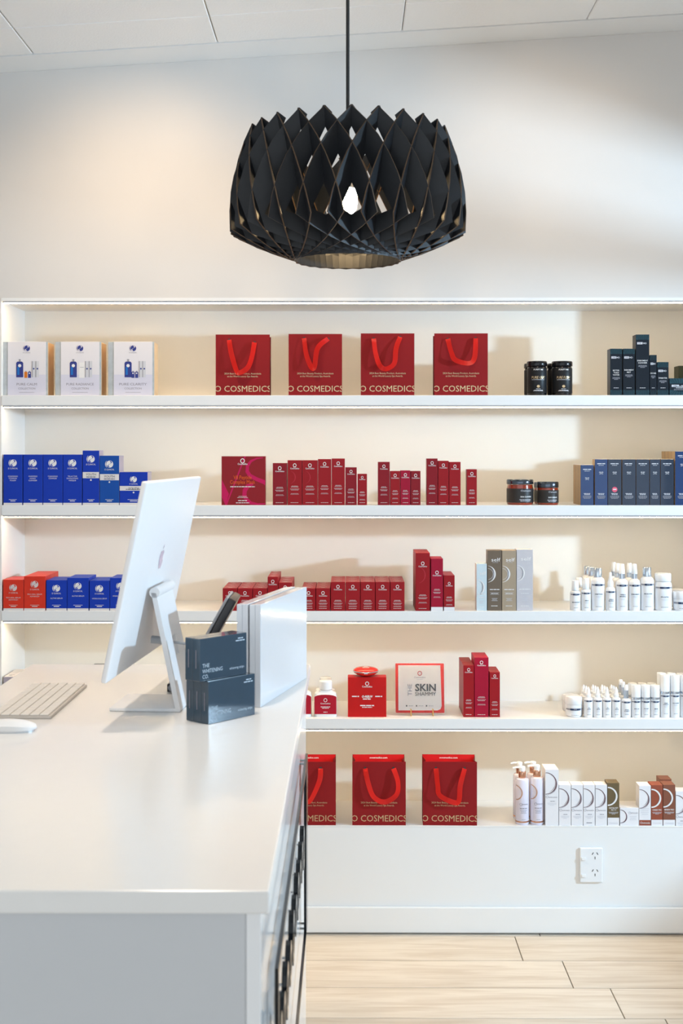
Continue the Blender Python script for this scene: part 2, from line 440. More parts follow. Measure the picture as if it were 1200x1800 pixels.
# ------------------------------------------------------------------ reception counter
CZ = 1.04; CX0, CX1, CY0, CY1 = -0.780, -0.094, 1.512, 3.137
ct = thing('reception_counter', 'white reception counter with a pale glossy worktop and grey front', 'counter', (0, 0, 0))
obj('worktop', box(CX0, CX1, CY0, CY1, CZ - 0.028, CZ, 0.0025, 2), M_counter, ct)
BX1 = -0.104
obj('front_panel', box(CX0 + .01, BX1 - .0185, CY0 + .006, CY0 + .024, 0.0, CZ - .028), M_cface, ct)
obj('side_panel', box(BX1 - .018, BX1, CY0 + .006, CY1 - .012, 0.0, CZ - .028, 0.001), M_gloss, ct)
obj('side_panel', box(CX0 + .01, CX0 + .028, CY0 + .0245, CY1 - .012, 0.0, CZ - .028, 0.001), M_cface, ct)
obj('back_panel', box(CX0 + .0285, BX1 - .0185, CY1 - .030, CY1 - .012, 0.0, CZ - .028), M_cface, ct)
# black sign outline and raised letters standing off the glossy side
sx0, sx1 = -0.0945, -0.0890
sg = obj('sign_outline', None or (lambda b: (add_box(b, sx0, sx1, 1.63, 2.80, .888, .900), add_box(b, sx0, sx1, 1.63, 2.80, .530, .542),
      add_box(b, sx0, sx1, 1.63, 1.642, .5422, .8878), add_box(b, sx0, sx1, 2.71, 2.80, .5422, .8878), b)[-1])(bmesh.new()), M_signblack, ct)
sg['label'] = 'black acrylic outline sign standing off the counter side'
for yy in (2.74, 2.77):
    for zz in (.892, .537):
        o = obj('standoff', tube([(BX1 + .0002, yy, zz), (sx0, yy, zz)], .0025, 8), M_gloss, sg)
yl = [1.70, 1.79, 1.885, 1.985, 2.09, 2.19, 2.285, 2.38, 2.475, 2.565]
for k, y in enumerate(yl):
    hh = (.10, .075, .085, .07, .09, .07, .085, .07, .08, .09)[k]; zc = .765
    b = bmesh.new(); n = 16
    A = [[b.verts.new((x, y + .030 * math.cos(2*math.pi*i/n) * f, zc + hh / 2 * math.sin(2*math.pi*i/n) * f)) for i in range(n)] for x, f in ((sx0 - .003, 1), (sx1, 1), (sx1, .55), (sx0 - .003, .55))]
    for q in range(4):
        for i in range(n): b.faces.new((A[q][i], A[q][(i+1) % n], A[(q+1) % 4][(i+1) % n], A[(q+1) % 4][i]))
    lt = obj('raised_letter', b, M_signblack, ct)
    obj('standoff', tube([(BX1 + .0002, y + .02, zc), (sx0 - .003, y + .02, zc)], .002, 6), M_gloss, lt)

# desktop computer seen from behind
M_imac = mat('white_aluminium', (0.87, 0.87, 0.88), 0.42, noise=0.01)
M_imside = mat('silver_aluminium', (0.78, 0.78, 0.78), 0.35, metal=0.35, noise=0.02)
M_screen = mat('screen_glass', (0.02, 0.02, 0.025), 0.08, noise=0)
M_logo = mat('polished_logo', (0.74, 0.68, 0.80), 0.25, metal=0.2, noise=0.0)
M_cable = mat('pale_grey_cable', (0.42, 0.44, 0.47), 0.5, noise=0.02)
IMY = 2.634; IMROT = R(-3.9)
pc = thing('desktop_computer', 'thin white all-in-one desktop computer seen from behind on the counter', 'computer', (-0.3975, IMY, CZ), IMROT)
# local frame: +x is the back (towards the customer), y along the screen
tilt = math.atan(0.078 / 0.376)
pan = obj('screen_housing', box(-.0058, .0058, -.2735, .2735, 0, .384, .004, 3), M_imac, pc, True)
pan.location = (-.0395, 0, .092); pan.rotation_euler = (0, tilt, 0)
o = obj('screen', box(-.0066, -.0060, -.262, .262, .06, .375, 0), M_screen, pan)
# leaf-and-bite emblem on the back, flat polished inlay
P = Print()
ap = [(0, .016), (.006, .019), (.013, .0175), (.017, .013), (.0125, .008), (.0125, .000), (.0185, -.005), (.0145, -.0145), (.0085, -.0205), (.0035, -.0195), (0, -.0182), (-.0035, -.0195), (-.0085, -.0205), (-.0145, -.0145), (-.0185, -.003), (-.0175, .008), (-.013, .0165), (-.006, .0185)]
V = [(.0062, u, .215 + v) for u, v in ap]
lf = [(.0005, .021), (.0015, .027), (.008, .0315), (.0075, .026), (.0045, .0225)]
V2 = [(.0062, u, .215 + v) for u, v in lf]
obj('emblem', (V, [tuple(range(len(V)))]), M_logo, pan); obj('emblem_leaf', (V2, [tuple(range(len(V2)))]), M_logo, pan)
# stand: foot plate plus leaning arm with a cable hole, hinge barrel
foot = obj('foot', box(-.080, .066, -.0775, .0775, 0.0, .0075, .003, 2), M_imac, pc, True)
hz = .240
bm = bmesh.new()
ax0, ax1 = .066, .0165           # arm foot and arm top, in x
def armx(z): return ax0 + (ax1 - ax0) * (z - .006) / (hz - .006)
ths = .010
holes = (.105, .145, -.016, .016)
def arm_box(z0, z1, y0, y1):
    v = [bm.verts.new(p) for p in ((armx(z0) - ths, y0, z0), (armx(z0), y0, z0), (armx(z0), y1, z0), (armx(z0) - ths, y1, z0),
                                   (armx(z1) - ths, y0, z1), (armx(z1), y0, z1), (armx(z1), y1, z1), (armx(z1) - ths, y1, z1))]
    for q in ((0,3,2,1), (4,5,6,7), (0,1,5,4), (1,2,6,5), (2,3,7,6), (3,0,4,7)): bm.faces.new([v[i] for i in q])
arm_box(.006, holes[0], -.0775, .0775); arm_box(holes[1], hz, -.0775, .0775)
arm_box(holes[0], holes[1], -.0775, holes[2]); arm_box(holes[0], holes[1], holes[3], .0775)
obj('stand_arm', bm, M_imac, pc)
hg = obj('hinge', lathe([(.0105, -.0775), (.0105, .0775)], seg=20), M_imac, pc, True); hg.rotation_euler = (R(90), 0, 0); hg.location = (.0135, 0, hz)
obj('power_plug', tube([(-.010, 0, .135), (.012, 0, .133)], .008, 12), M_cable, pc)
obj('power_cable', tube([(.010, 0, .133), (.035, 0, .130), (.06, .0, .127), (.085, .004, .119), (.100, .010, .108), (.112, .02, .08), (.116, .03, .04), (.118, .04, .010), (.120, .06, .004)], .0028, 8), M_cable, pc, True)

# keyboard: long side runs away from the camera
M_key = mat('key_cap', (0.80, 0.77, 0.73), 0.5, noise=0.01)
KL, KD = .345, .115
kb = thing('keyboard', 'slim white computer keyboard with silver edge on the counter', 'keyboard', (-.643, 2.660, CZ))
obj('base', box(-KD/2 - .004, KD/2 + .004, -KL/2, KL/2, 0, .0065, .002, 2), mat('pale_keyboard_base', lin(206, 200, 194), .45), kb, True)
krow = KD / 6; ncol = 15; kc = KL / ncol; kme = None
for r in range(6):
    for c in range(ncol):
        if r == 5 and 4 <= c <= 8:
            if c != 4: continue
            obj('key', box(-krow*.455, krow*.455, -kc*2.42, kc*2.42, 0, .003, .0008, 1), M_key, kb, loc=(KD/2 - krow*(r+.5) , -KL/2 + kc*6.5, .0066))
            continue
        if kme is None: o = obj('key', box(-krow*.455, krow*.455, -kc*.45, kc*.45, 0, .003, .0008, 1), M_key, kb); kme = o.data
        else: o = bpy.data.objects.new('key', kme); COL.objects.link(o); o.parent = kb
        o.location = (KD/2 - krow*(r+.5), -KL/2 + kc*(c+.5), .0066)
# mouse
mo = thing('computer_mouse', 'low white computer mouse beside the keyboard at the counter edge', 'mouse', (-.640, 2.385, CZ))
bm = bmesh.new(); nx, nyy = 18, 12; grid = []
for i in range(nx + 1):
    u = -1 + 2 * i / nx; row = []
    for j in range(nyy + 1):
        v = -1 + 2 * j / nyy
        # superellipse outline
        a = math.copysign(abs(u) ** 1.0, u); wv = .0285 * (1 - abs(u) ** 3.2) ** .45
        z = .007 + .0145 * max(0, (1 - abs(u) ** 2.2)) ** .7 * (1 - .55 * v * v)
        row.append(bm.verts.new((a * .0565, wv * v, z)))
    grid.append(row)
for i in range(nx):
    for j in range(nyy):
        try: bm.faces.new((grid[i][j], grid[i+1][j], grid[i+1][j+1], grid[i][j+1]))
        except ValueError: pass
rim = [grid[i][0] for i in range(nx + 1)] + [grid[i][nyy] for i in range(nx - 1, 0, -1)]
low = [bm.verts.new((v.co.x * .97, v.co.y * .95, .004)) for v in rim]
k = len(rim)
for i in range(k):
    try: bm.faces.new((rim[i], low[i], low[(i+1) % k], rim[(i+1) % k]))
    except ValueError: pass
bm.faces.new(low)
bmesh.ops.remove_doubles(bm, verts=bm.verts, dist=1e-5)
obj('shell', bm, M_plas, mo, True)
obj('glide_base', lathe([(1, 0), (1, .004)], seg=24), M_imside, mo).scale = (.05, .024, 1)

# whitening kits: three below, two on top
M_kit = mat('glossy_slate_carton', (0.026, 0.058, 0.092), 0.14, noise=0.08, scale=30, coat=0.5)  # base colour made bluer to carry a blue reflection
K_pale = mat('pale_blue_ink', (0.55, 0.66, 0.76), 0.4, noise=0)
yk = math.atan2(.095, .082)
def kit(bx, by, bz, label):
    t = thing('whitening_kit', label, 'box', (bx, by, bz), yk, 'slate blue boxed kits on the counter')
    w, d, h = .126, .0205, .082
    obj('carton', box(0, w, 0, d, 0, h, .0008, 1), M_kit, t)
    P = Print()
    P.text(K_pale, 'THE', .0155, .026, .0075, width=.018); P.text(K_pale, 'WHITENING', .033, .0155, .0075, width=.053); P.text(K_pale, 'CO.', .0145, .005, .0075, width=.016)
    P.text(K_pale, 'whitening strips', .098, .014, .0048, width=.04)
    P.lines(K_pale, .108, .072, [.014, .026], .002, .0045)
    P.rect(K_grey, 0, 0, 0, 0)
    P.L = {k: v for k, v in P.L.items() if k[0] == 'lettering'}
    P.build(t)
    # faint vertical print on the short end
    Q = [(-.0006, d * .45, .025), (-.0006, d * .55, .025), (-.0006, d * .55, .06), (-.0006, d * .45, .06)]
    obj('end_print', (Q, [(0, 1, 2, 3)]), K_grey, t)
    return t
fx, fy = on_plane(366, 1274, CZ); cxk, sxk = math.cos(yk), math.sin(yk)
for k, s in enumerate(('front kit of the lower three slate blue boxed kits', 'middle kit of the lower three slate blue boxed kits', 'rear kit of the lower three slate blue boxed kits')):
    kit(fx - sxk * .0212 * k, fy + cxk * .0212 * k, CZ, s)
ux, uy = on_plane(351, 1199, CZ + .0825)
for k, s in enumerate(('front kit of the upper pair of slate blue boxed kits', 'rear kit of the upper pair of slate blue boxed kits')):
    kit(ux - sxk * .0212 * k, uy + cxk * .0212 * k, CZ + .0824, s)

# two tall white cases standing on edge
M_case = mat('white_gloss_case', (0.70, 0.735, 0.785), 0.12, noise=0.01, coat=0.4)
wx, wy = on_plane(458, 1244, CZ); ex, ey = on_plane(539, 1192, CZ)
yw = math.atan2(ey - wy, ex - wx); LW = math.hypot(ex - wx, ey - wy)
for k, s in enumerate(('white glossy flat case standing on edge at the counter side, nearer the aisle', 'white glossy flat case standing on edge, between its twin and the black phone')):
    t = thing('flat_case', s, 'case', (wx - math.sin(yw) * .0275 * k, wy + math.cos(yw) * .0275 * k, CZ), yw, 'white flat cases on the counter')
    obj('lid', box(0, LW, 0, .012, 0, .211, .0015), M_case, t)
    obj('tray', box(.001, LW - .001, .0122, .0245, .001 - .001, .210, .0015), M_case, t)

# desk phone with a tilted dark screen
M_phone = mat('dark_phone_plastic', (0.03, 0.03, 0.033), 0.35, noise=0.05)
M_bezel = mat('grey_phone_bezel', (0.30, 0.31, 0.33), 0.4, noise=0.03)
ph = thing('desk_phone', 'black desk phone with steeply tilted screen behind the boxed kits', 'phone', (-.345, 2.835, CZ))
sl = obj('screen_module', box(-.010, .008, -.065, .065, 0, .205, .004, 3), M_phone, ph, True); sl.location = (-.005, 0, .022); sl.rotation_euler = (0, R(29), 0)
o = obj('bezel', box(-.0165, -.0102, -.065, .065, 0.002, .203, .002, 2), M_bezel, sl, True)
for zz, a in ((.060, .004), (.085, .009)):
    obj('side_button', box(-.003, .003, -.0668, -.0652, zz, zz + a, .0004, 1), M_plas, sl)
bm = bmesh.new()
pts = [(-.05, 0), (.075, 0), (.075, .012), (.02, .045), (-.05, .016)]
for y in (-.06, .06): pass
r0 = [bm.verts.new((x, -.06, z)) for x, z in pts]; r1 = [bm.verts.new((x, .06, z)) for x, z in pts]
for i in range(5): bm.faces.new((r0[i], r0[(i+1) % 5], r1[(i+1) % 5], r1[i]))
bm.faces.new(r0[::-1]); bm.faces.new(r1)
obj('phone_base', bm, M_phone, ph)
bm = bmesh.new(); add_tube(bm, [(-.040, -.074, .006), (-.012, -.076, .034), (.02, -.076, .062), (.04, -.074, .070)], .010, 10)
obj('handset', bm, M_bezel, ph, True)

# ------------------------------------------------------------------ products on the shelves
def C(name, rgb, rough=0.42, **k): return mat(name, lin(*rgb), rough, spec=k.pop('spec', 0.28), noise=k.pop('noise', 0.05), scale=k.pop('scale', 50), **k)
M_red = C('deep_red_carton', (152, 16, 26)); M_red2 = C('maroon_red_carton', (136, 18, 31)); M_mag = C('crimson_carton', (160, 8, 46))
M_bright = C('bright_red_carton', (192, 18, 18)); M_bag = C('red_paper_bag', (140, 20, 24), 0.6, bump=0.15, bscale=400)
M_bagin = C('red_bag_lining', (190, 24, 28), 0.5); M_ribbon = C('red_satin_ribbon', (236, 38, 28), 0.28, sheen=0.4)
M_blue = C('royal_blue_carton', (0, 52, 172), 0.42); M_blue2 = C('blue_carton', (2, 74, 162), 0.42); M_orange = C('orange_red_carton', (214, 48, 24), 0.4)
M_side = C('grey_lavender_board', (176, 166, 176), 0.5); M_white = C('white_carton', (236, 234, 236), 0.38, noise=0.015); M_cream = C('white_band', (226, 220, 218), 0.45, noise=0.02)
M_navy = C('navy_wrapped_carton', (24, 44, 66), 0.14, coat=0.7, noise=0.10, bump=0.25, bscale=45); M_navy2 = C('blue_wrapped_carton', (18, 56, 104), 0.14, coat=0.7, noise=0.10, bump=0.25, bscale=45)
M_ink = C('ink_blue_carton', (19, 28, 38), 0.35); M_teal = C('teal_pattern', (34, 68, 78), 0.4); M_olivebox = C('dark_green_box', (58, 64, 48), 0.5)
M_tan = C('tan_card_side', (176, 150, 118), 0.55)
M_taupe = C('taupe_carton', (112, 98, 84), 0.4); M_beige = C('beige_carton', (168, 150, 128), 0.4); M_palegrey = C('pale_grey_carton', (200, 196, 200), 0.35); M_ice = C('pale_blue_carton', (206, 220, 226), 0.35)
M_rust = C('rust_carton', (152, 80, 60), 0.45); M_brown = C('brown_carton', (134, 84, 66), 0.45); M_olive = C('olive_carton', (110, 94, 68), 0.4)
M_bottle = C('white_bottle_plastic', (240, 240, 242), 0.25, noise=0.01, coat=0.2); M_lav = C('pearl_bottle_plastic', (226, 222, 236), 0.25, noise=0.015, coat=0.2)
M_silver = mat('silver_cap', (0.62, 0.68, 0.76), 0.18, metal=0.9, noise=0.03); M_copper = mat('rose_gold', (0.66, 0.36, 0.24), 0.2, metal=0.9, noise=0.04)
M_frost = mat('frosted_cap', (0.88, 0.90, 0.93), 0.22, noise=0.01); M_clear = mat('clear_plastic', (0.97, 0.98, 1.0), 0.05, noise=0, trans=0.92, ior=1.3)
M_blackjar = C('black_jar_plastic', (16, 18, 22), 0.22, coat=0.4); M_blacklab = C('matte_black_label', (28, 29, 32), 0.45)
M_amber = mat('amber_jar', lin(140, 44, 16), 0.08, noise=0.05, coat=0.8); M_chromelid = mat('dark_chrome_lid', (0.10, 0.12, 0.15), 0.15, metal=0.9, noise=0.05); M_charlab = C('charcoal_label', (52, 50, 50), 0.4)
M_marble = C('grey_marble_print', (178, 184, 188), 0.5, noise=0.25, scale=45); M_kitcard = C('kit_sleeve', (226, 222, 226), 0.42, noise=0.01); M_kitlow = C('kit_sleeve_shade', (212, 210, 224), 0.42, noise=0.01)
M_birch = C('birch_box_side', (222, 190, 150), 0.55, noise=0.1, scale=25); M_brass = mat('brass_wire', (0.80, 0.55, 0.22), 0.25, metal=0.95, noise=0.04)
K_plum = C('plum_ring', (98, 66, 78), 0.4, noise=0); K_copper = mat('copper_foil', (0.62, 0.38, 0.28), 0.3, metal=0.6, noise=0.03); K_pinkprint = C('magenta_print', (196, 8, 84), 0.4, noise=0); K_orange = C('orange_print', (232, 92, 20), 0.4, noise=0)
K_navy = C('navy_print', (44, 62, 92), 0.4, noise=0); K_lite = C('light_grey_print', (206, 206, 212), 0.4, noise=0); K_faint = C('faint_red_print', (182, 44, 56), 0.4, noise=0)
K_amber = C('amber_print', (214, 118, 30), 0.4, noise=0); K_silver = C('silver_print', (150, 150, 158), 0.35, noise=0); K_sky = C('cyan_print', (30, 110, 190), 0.4, noise=0); K_pinklogo = C('pink_sticker', (226, 96, 120), 0.4, noise=0)

def spot(px0, px1, ytop, sh, inset):
    Y = YW + inset; xa = at(px0, ytop, Y)[0]; xb, zt = at(px1, ytop, Y)
    return (xa + xb) / 2, Y, TOPS[sh], abs(xb - xa), zt - TOPS[sh]
GAP = 0.0007
def carton(name, label, px0, px1, ytop, sh, inset, depth, m, design=None, group=None, side=None, topm=None, cat='box', rz=0.0):
    x, Y, z, w, h = spot(px0, px1, ytop, sh, inset)
    t = thing(name, label, cat, (x, Y, z), rz, group)
    bm = box(-w/2 + GAP/2, w/2 - GAP/2, 0, depth - GAP, 0, h)
    ms = [m]
    bm.faces.ensure_lookup_table()
    if side is not None:
        ms.append(side)
        for f in bm.faces:
            c = f.calc_center_median()
            if abs(c.x) > w * .4: f.material_index = 1
    if topm is not None:
        ms.append(topm); k = len(ms) - 1
        for f in bm.faces:
            if f.calc_center_median().z > h * .9: f.material_index = k
    bmesh.ops.bevel(bm, geom=bm.edges[:], offset=0.0006, segments=1, affect='EDGES')
    obj('carton', bm, ms, t)
    if design:
        P = Print(); design(P, w, h); P.build(t, 0.0, None, (-w/2 + .0008, w/2 - .0008))
    t['_d'] = depth; t['_w'] = w; t['_h'] = h
    return t
def behind(t, n, label, group, topmark=None):
    """copies of a carton's body in the rows behind it"""
    body = [c for c in t.children if c.name.startswith('carton')][0]
    tm = None
    for k in range(1, n + 1):
        r = t.copy(); COL.objects.link(r); r.location = t.location + Vector((0, t['_d'] * k, 0)); r['label'] = label + (', nearer one' if k == 1 and n > 1 else ', farther one' if k == 2 else ', farthest one' if k == 3 else ''); r['group'] = group
        c = body.copy(); COL.objects.link(c); c.parent = r
def top_print(t, m=None):
    w, d, h = t['_w'], t['_d'], t['_h']
    V = []; F = []
    for u0, u1, v0, v1 in ((-.14, .14, .30, .38), (-.28, .28, .52, .60)):
        n = len(V); V += [(w*u0, d*v0, h+.0004), (w*u1, d*v0, h+.0004), (w*u1, d*v1, h+.0004), (w*u0, d*v1, h+.0004)]; F.append((n, n+1, n+2, n+3))
    obj('top_lettering', (V, F), m or K_soft, t)

# --- print designs
def d_red(scale=1.0, faint=False, lines=True, ink=None, band=None, logo_v=None, lv=None):
    def d(P, w, h):
        k = scale; ik = ink or K_white
        cv = (h - .0165 * k) if logo_v is None else h - logo_v
        P.arc(ik, 0, cv, .0062*k, .0042*k, 0, 360, 18, ex=.92, taper=0)
        P.rect(ik, -.0045*k, -.0012*k, cv - .0072*k, cv - .0062*k, 'logo'); P.rect(ik, .0012*k, .0045*k, cv - .0072*k, cv - .0062*k, 'logo')
        P.text(ik, 'Cosmedics', 0, cv - .0125*k, .0046*k, width=min(.029*k, w*.82), bold=.012)
        if faint:
            P.arc(K_faint, -w*.38, h*.62, h*.145, h*.125, -75, 75, 14, 'printed_ring', taper=.8)
        if lines:
            b = h * .42 if lv is None else lv
            P.lines(K_soft, 0, b, [w*.42, w*.52], .0013, .0032)
            P.lines(K_soft, 0, b - .0095, [w*.62, w*.50], .0012, .0031)
            P.lines(K_soft, 0, max(.016, b - .024), [w*.5, w*.58], .0008, .0025)
            P.lines(K_soft, 0, .0075, [w*.56], .0014, .003)
        if band:
            P.rect(band, -w/2, w/2, 0, .013, 'printed_band', 1)
    return d
def s_logo(P, cu, cv, r, fg, bg):
    P.disc(fg, cu + r*.08, cv, r*.92, 20)
    n = 10; A = []; B = []
    for i in range(n + 1):
        t = -1 + 2 * i / n
        x = r * .62 * math.sin(t * math.pi * .92) ; y = r * .95 * t * .82
        th = r * .13
        A.append((cu + r*.06 + x * .75 + th, cv + y + th*.4)); B.append((cu + r*.06 + x * .75 - th, cv + y - th*.4))
    P.strip(bg, A, B, 'logo_curve', 1)
    P.arc(fg, cu, cv, r*1.12, r*.92, 125, 235, 8, taper=.9)
def d_blue(title, ink=None, bg=None, youth=None, low=True, scale=1.0):
    def d(P, w, h):
        k = scale; ik = ink or K_white
        s_logo(P, 0, h - .0275*k, .0125*k, ik, bg or M_blue)
        P.text(ik, 'iS CLINICAL', 0, h - .0475*k, .0052*k, width=.0315*k)
        if youth:
            P.rect(M_cream, -w/2, w/2, h - youth[1], h - youth[0], 'printed_band')
            P.text(K_navy, 'YOUTH', 0, h - youth[0] - .0115, .0075, width=min(w*.6, .034), lift=1)
            P.lines(K_navy, 0, h - youth[1] + .003, [w*.55], .0022, .003, lift=1)
            P.disc(ik, 0, h - youth[1] - .006, .0028, 10, 'logo_dot')
        else:
            for i, tt in enumerate(title):
                P.text(ik, tt, 0, h - (.064*k if h < .12 else .073) - .0068*i, .0042, maxw=w*.72)
        P.lines(ik, 0, .0175, [w*.42], .0012, .003); P.rect(ik, -w*.13, w*.13, .0125, .0148, 'lettering')
        if low: P.rect(M_cream, -w/2, w/2, 0, .0075, 'foot_band')
    return d
def d_navy(dot=False, n=4):
    def d(P, w, h):
        P.lines(K_lite, 0, h - .0165, [w*.62], .0030, .004); P.lines(K_lite, 0, h - .021, [w*.4], .0014, .003)
        cv = h - .045
        for s in (-1, 1):
            P.rect(K_lite, s*.0012 if s > 0 else -.0024, .0024 if s > 0 else -.0012, cv - .004, cv + .004, 'logo')
            P.arc(K_lite, s*.0046, cv + .002, .0022, .0012, 0, 360, 8)
            P.rect(K_lite, min(s*.0024, s*.0062), max(s*.0024, s*.0062), cv - .004, cv - .003, 'logo')
        if dot:
            P.disc(K_pinklogo, 0, h*.34, .0088, 18, 'sticker'); P.rect(K_white, -.0055, .0055, h*.34 - .0012, h*.34 + .0022, 'sticker_print', 1)
        P.lines(K_lite, 0, .037, [w*.5, w*.42], .0019, .0033); P.lines(K_silver, 0, .0295, [w*.62, w*.66, w*.6, w*.5], .0014, .0027)
    return d
def d_md(titles, tv=.5, fan=True):
    def d(P, w, h):
        for v0, v1, cv in ((h - .017, h, h + .012), (0, .017, -.012)):
            P.rect(M_teal, -w/2, w/2, v0, v1, 'top_pattern' if cv > 0 else 'foot_pattern')
            for i in range(-4, 5):
                a = i * .16
                x0 = math.sin(a) * w * .9; u = x0 * .55
                P.poly(M_ink, [(u - .0006, v0), (u + .0006, v0), (x0 + .0008, v1), (x0 - .0008, v1)] if cv > 0 else [(x0 - .0008, v0), (x0 + .0008, v0), (u + .0006, v1), (u - .0006, v1)], 'top_pattern_rays' if cv > 0 else 'foot_pattern_rays', 1)
        lv = h - .026 - (.004 if h > .1 else 0)
        lw = min(w * .40, .024)
        P.rect(K_lite, -w*.40, -w*.40 + lw, lv - .002, lv + .005, 'logo'); P.text(M_ink, 'DMK', -w*.40 + lw/2, lv - .0005, .0036, maxw=lw*.85, lift=1)
        P.text(K_lite, 'MD', -w*.40 + lw + w*.17, lv - .0012, .0052, maxw=w*.32, bold=.01)
        v = h * tv
        for tt in titles:
            P.text(K_white, tt, 0, v, .0044, maxw=w*.78, bold=.006); v -= .0072
        P.lines(K_silver, 0, v, [w*.6, w*.62, w*.34], .0015, .0032); P.lines(K_lite, 0, .0235, [w*.42], .0016, .003)
    return d
def d_os(ring, brand=True, title=None, fillm=None, low=None, bandm=None, cvf=None, rf=1.0, badge=None, whitering=False):
    def d(P, w, h):
        r = .031 * rf; cv = h - .012 - r if cvf is None else cvf
        if low is not None: P.rect(M_white, -w/2, w/2, 0, low, 'printed_band')
        cu = -w/2 + .0015
        if whitering:
            P.arc(K_white, cu, cv, r, r*.80, -92, 92, 22, 'ring', 1, taper=.35); P.arc(K_silver, cu + .001, cv, r*.80, r*.76, -60, 30, 12, 'ring_shadow', 1, taper=.8)
        else:
            P.arc(ring, cu, cv, r, r*.91, -92, 92, 22, 'ring', 1, taper=.5); P.arc(ring, cu + .002, cv - .0015, r*.99, r*.95, -85, 30, 14, 'ring', 1, taper=.9); P.arc(ring, cu, cv + .001, r*.87, r*.84, -70, 10, 12, 'ring', 1, taper=.9)
        if title:
            v = cv - r - .009
            for tt in title: P.text(K_white, tt, 0, v, .0046, maxw=w*.78, bold=.02, lift=1); v -= .0062
            P.lines(K_lite, 0, v, [w*.8, w*.72, w*.3], .0013, .0028, lift=1)
            P.text(K_lite, 'Osmosis', 0, .006, .005, width=w*.7, lift=1) if low else None
        elif brand:
            v = cv - r - .011
            P.arc(K_grey, -w*.36, v + .003, .0042, .0034, 0, 360, 12, 'logo', 1); P.text(K_grey, 'smosis', w*.08, v, .0048, width=w*.62, lift=1)
            P.lines(K_grey, w*.05, v - .012, [w*.36], .0017, .003, lift=1); P.lines(K_lite, 0, v - .018, [w*.7, w*.62, w*.3], .0011, .0034, lift=1)
        if badge: P.rect(badge, -w*.24, w*.24, .008, .0105, 'printed_badge', 1)
    return d
def d_self(P, w, h):
    P.text(K_white, 'self', .004, h - .036, .0115, width=w*.62, bold=.005); P.lines(K_lite, .002, h - .040, [w*.4], .0008, .002)
    cv = h - .077; cu = -w*.5
    P.arc(K_white, cu, cv, .027, .0215, -88, 88, 22, 'crescent', taper=.95); P.arc(K_silver, cu, cv, .0225, .0185, -60, 60, 16, 'crescent_shade', taper=.95); P.arc(K_white, cu, cv, .0185, .0178, -80, 86, 16, 'crescent')
    P.lines(K_white, 0, h*.345, [w*.68], .0026, .004); P.rect(K_lite, -w*.32, w*.32, h*.268, h*.271, 'lettering'); P.rect(K_lite, -w*.32, w*.32, h*.298, h*.301, 'lettering'); P.lines(K_white, 0, h*.28, [w*.5], .0018, .003)
    P.lines(K_lite, 0, h*.20, [w*.4, w*.32, w*.42], .0013, .0036); P.lines(K_white, 0, h*.075, [w*.48], .0018, .003)

# ---------------- bay 1: gift kits
def kit_box(label, px0, px1, ytop, name, arts, depth):
    x, Y, z, w, h = spot(px0, px1, ytop, 0, .02)
    t = thing('gift_kit', label, 'box', (x, Y, z), 0, 'white boxed skincare gift kits')
    obj('inner_box', box(-w/2, w/2, .001, depth, 0, h - .001, .001, 1), M_birch, t)
    ws = w * .80
    obj('front_panel', box(-w/2, w/2, -.0008, .0008, 0, h, .0003, 1), M_marble, t)
    u0, u1 = -w/2 + w*.125, w/2 - w*.04
    obj('sleeve', box(u0, u1, -.0022, -.0010, 0, h + .0005, .0003, 1), M_kitcard, t)
    P = Print(); c = (u0 + u1) / 2
    P.rect(M_kitlow, u0, u1, 0, h*.39, 'printed_shade')
    s_logo(P, c, h*.88, .0105, K_blue, M_kitcard); P.text(K_grey, 'iS CLINICAL', c, h*.79, .0032, width=.026, lift=1)
    def bottle(u, v, ww, hh, m, cap=None, logo=False, nm='picture'):
        P.poly(m, [(u-ww/2, v), (u+ww/2, v), (u+ww/2, v+hh*.84), (u+ww*.32, v+hh*.92), (u-ww*.32, v+hh*.92), (u-ww/2, v+hh*.84)], nm, 1)
        P.rect(cap or K_silver, u-ww*.14, u+ww*.14, v+hh*.92, v+hh*1.06, nm, 1)
        if logo: P.disc(K_white, u, v+hh*.68, ww*.24, 10, nm, 2)
    for a in arts:
        if a[0] == 'big': bottle(c + a[1], h*.34, .023, .056, K_sky if False else K_blue, None, True); P.rect(K_sky, c+a[1]-.008, c+a[1]-.001, h*.34+.008, h*.34+.034, 'picture', 2)
        if a[0] == 'small': bottle(c + a[1], h*.33, .010, .022, a[2], None, a[2] is K_blue)
        if a[0] == 'tube':
            P.rect(K_lite, c+a[1]-.0055, c+a[1]+.0055, h*.34, h*.34+.053, 'picture', 1); P.rect(K_silver, c+a[1]-.0055, c+a[1]-.003, h*.34, h*.34+.053, 'picture', 2); P.disc(K_blue, c+a[1]+.001, h*.34+.028, .0028, 8, 'picture', 2)
        if a[0] == 'clear': P.rect(K_white, c+a[1]-.009, c+a[1]+.009, h*.33, h*.33+.05, 'picture', 1); P.rect(K_silver, c+a[1]-.006, c+a[1]+.006, h*.33+.034, h*.33+.0352, 'picture', 2)
    P.text(K_grey, name, c, h*.19, .0078, width=(.066 if len(name) < 10 else .09 if len(name) > 11 else .08), lift=1); P.text(K_grey, 'COLLECTION', c, h*.115, .0062, width=.056, lift=1); P.lines(K_grey, c, h*.055, [.05], .0011, .003, lift=1)
    P.build(t, -.0022)
kit_box('white gift kit with an orange vial pictured, leftmost of three', 4, 84, 601, 'PURE CALM', [('big', -.023), ('small', -.003, K_amber), ('small', .009, K_blue), ('tube', .022), ('tube', .034)], .088)
kit_box('white gift kit with pale clear bottles pictured, middle of three', 97, 178, 601, 'PURE RADIANCE', [('big', -.022), ('clear', .006), ('tube', .022), ('tube', .034)], .088)
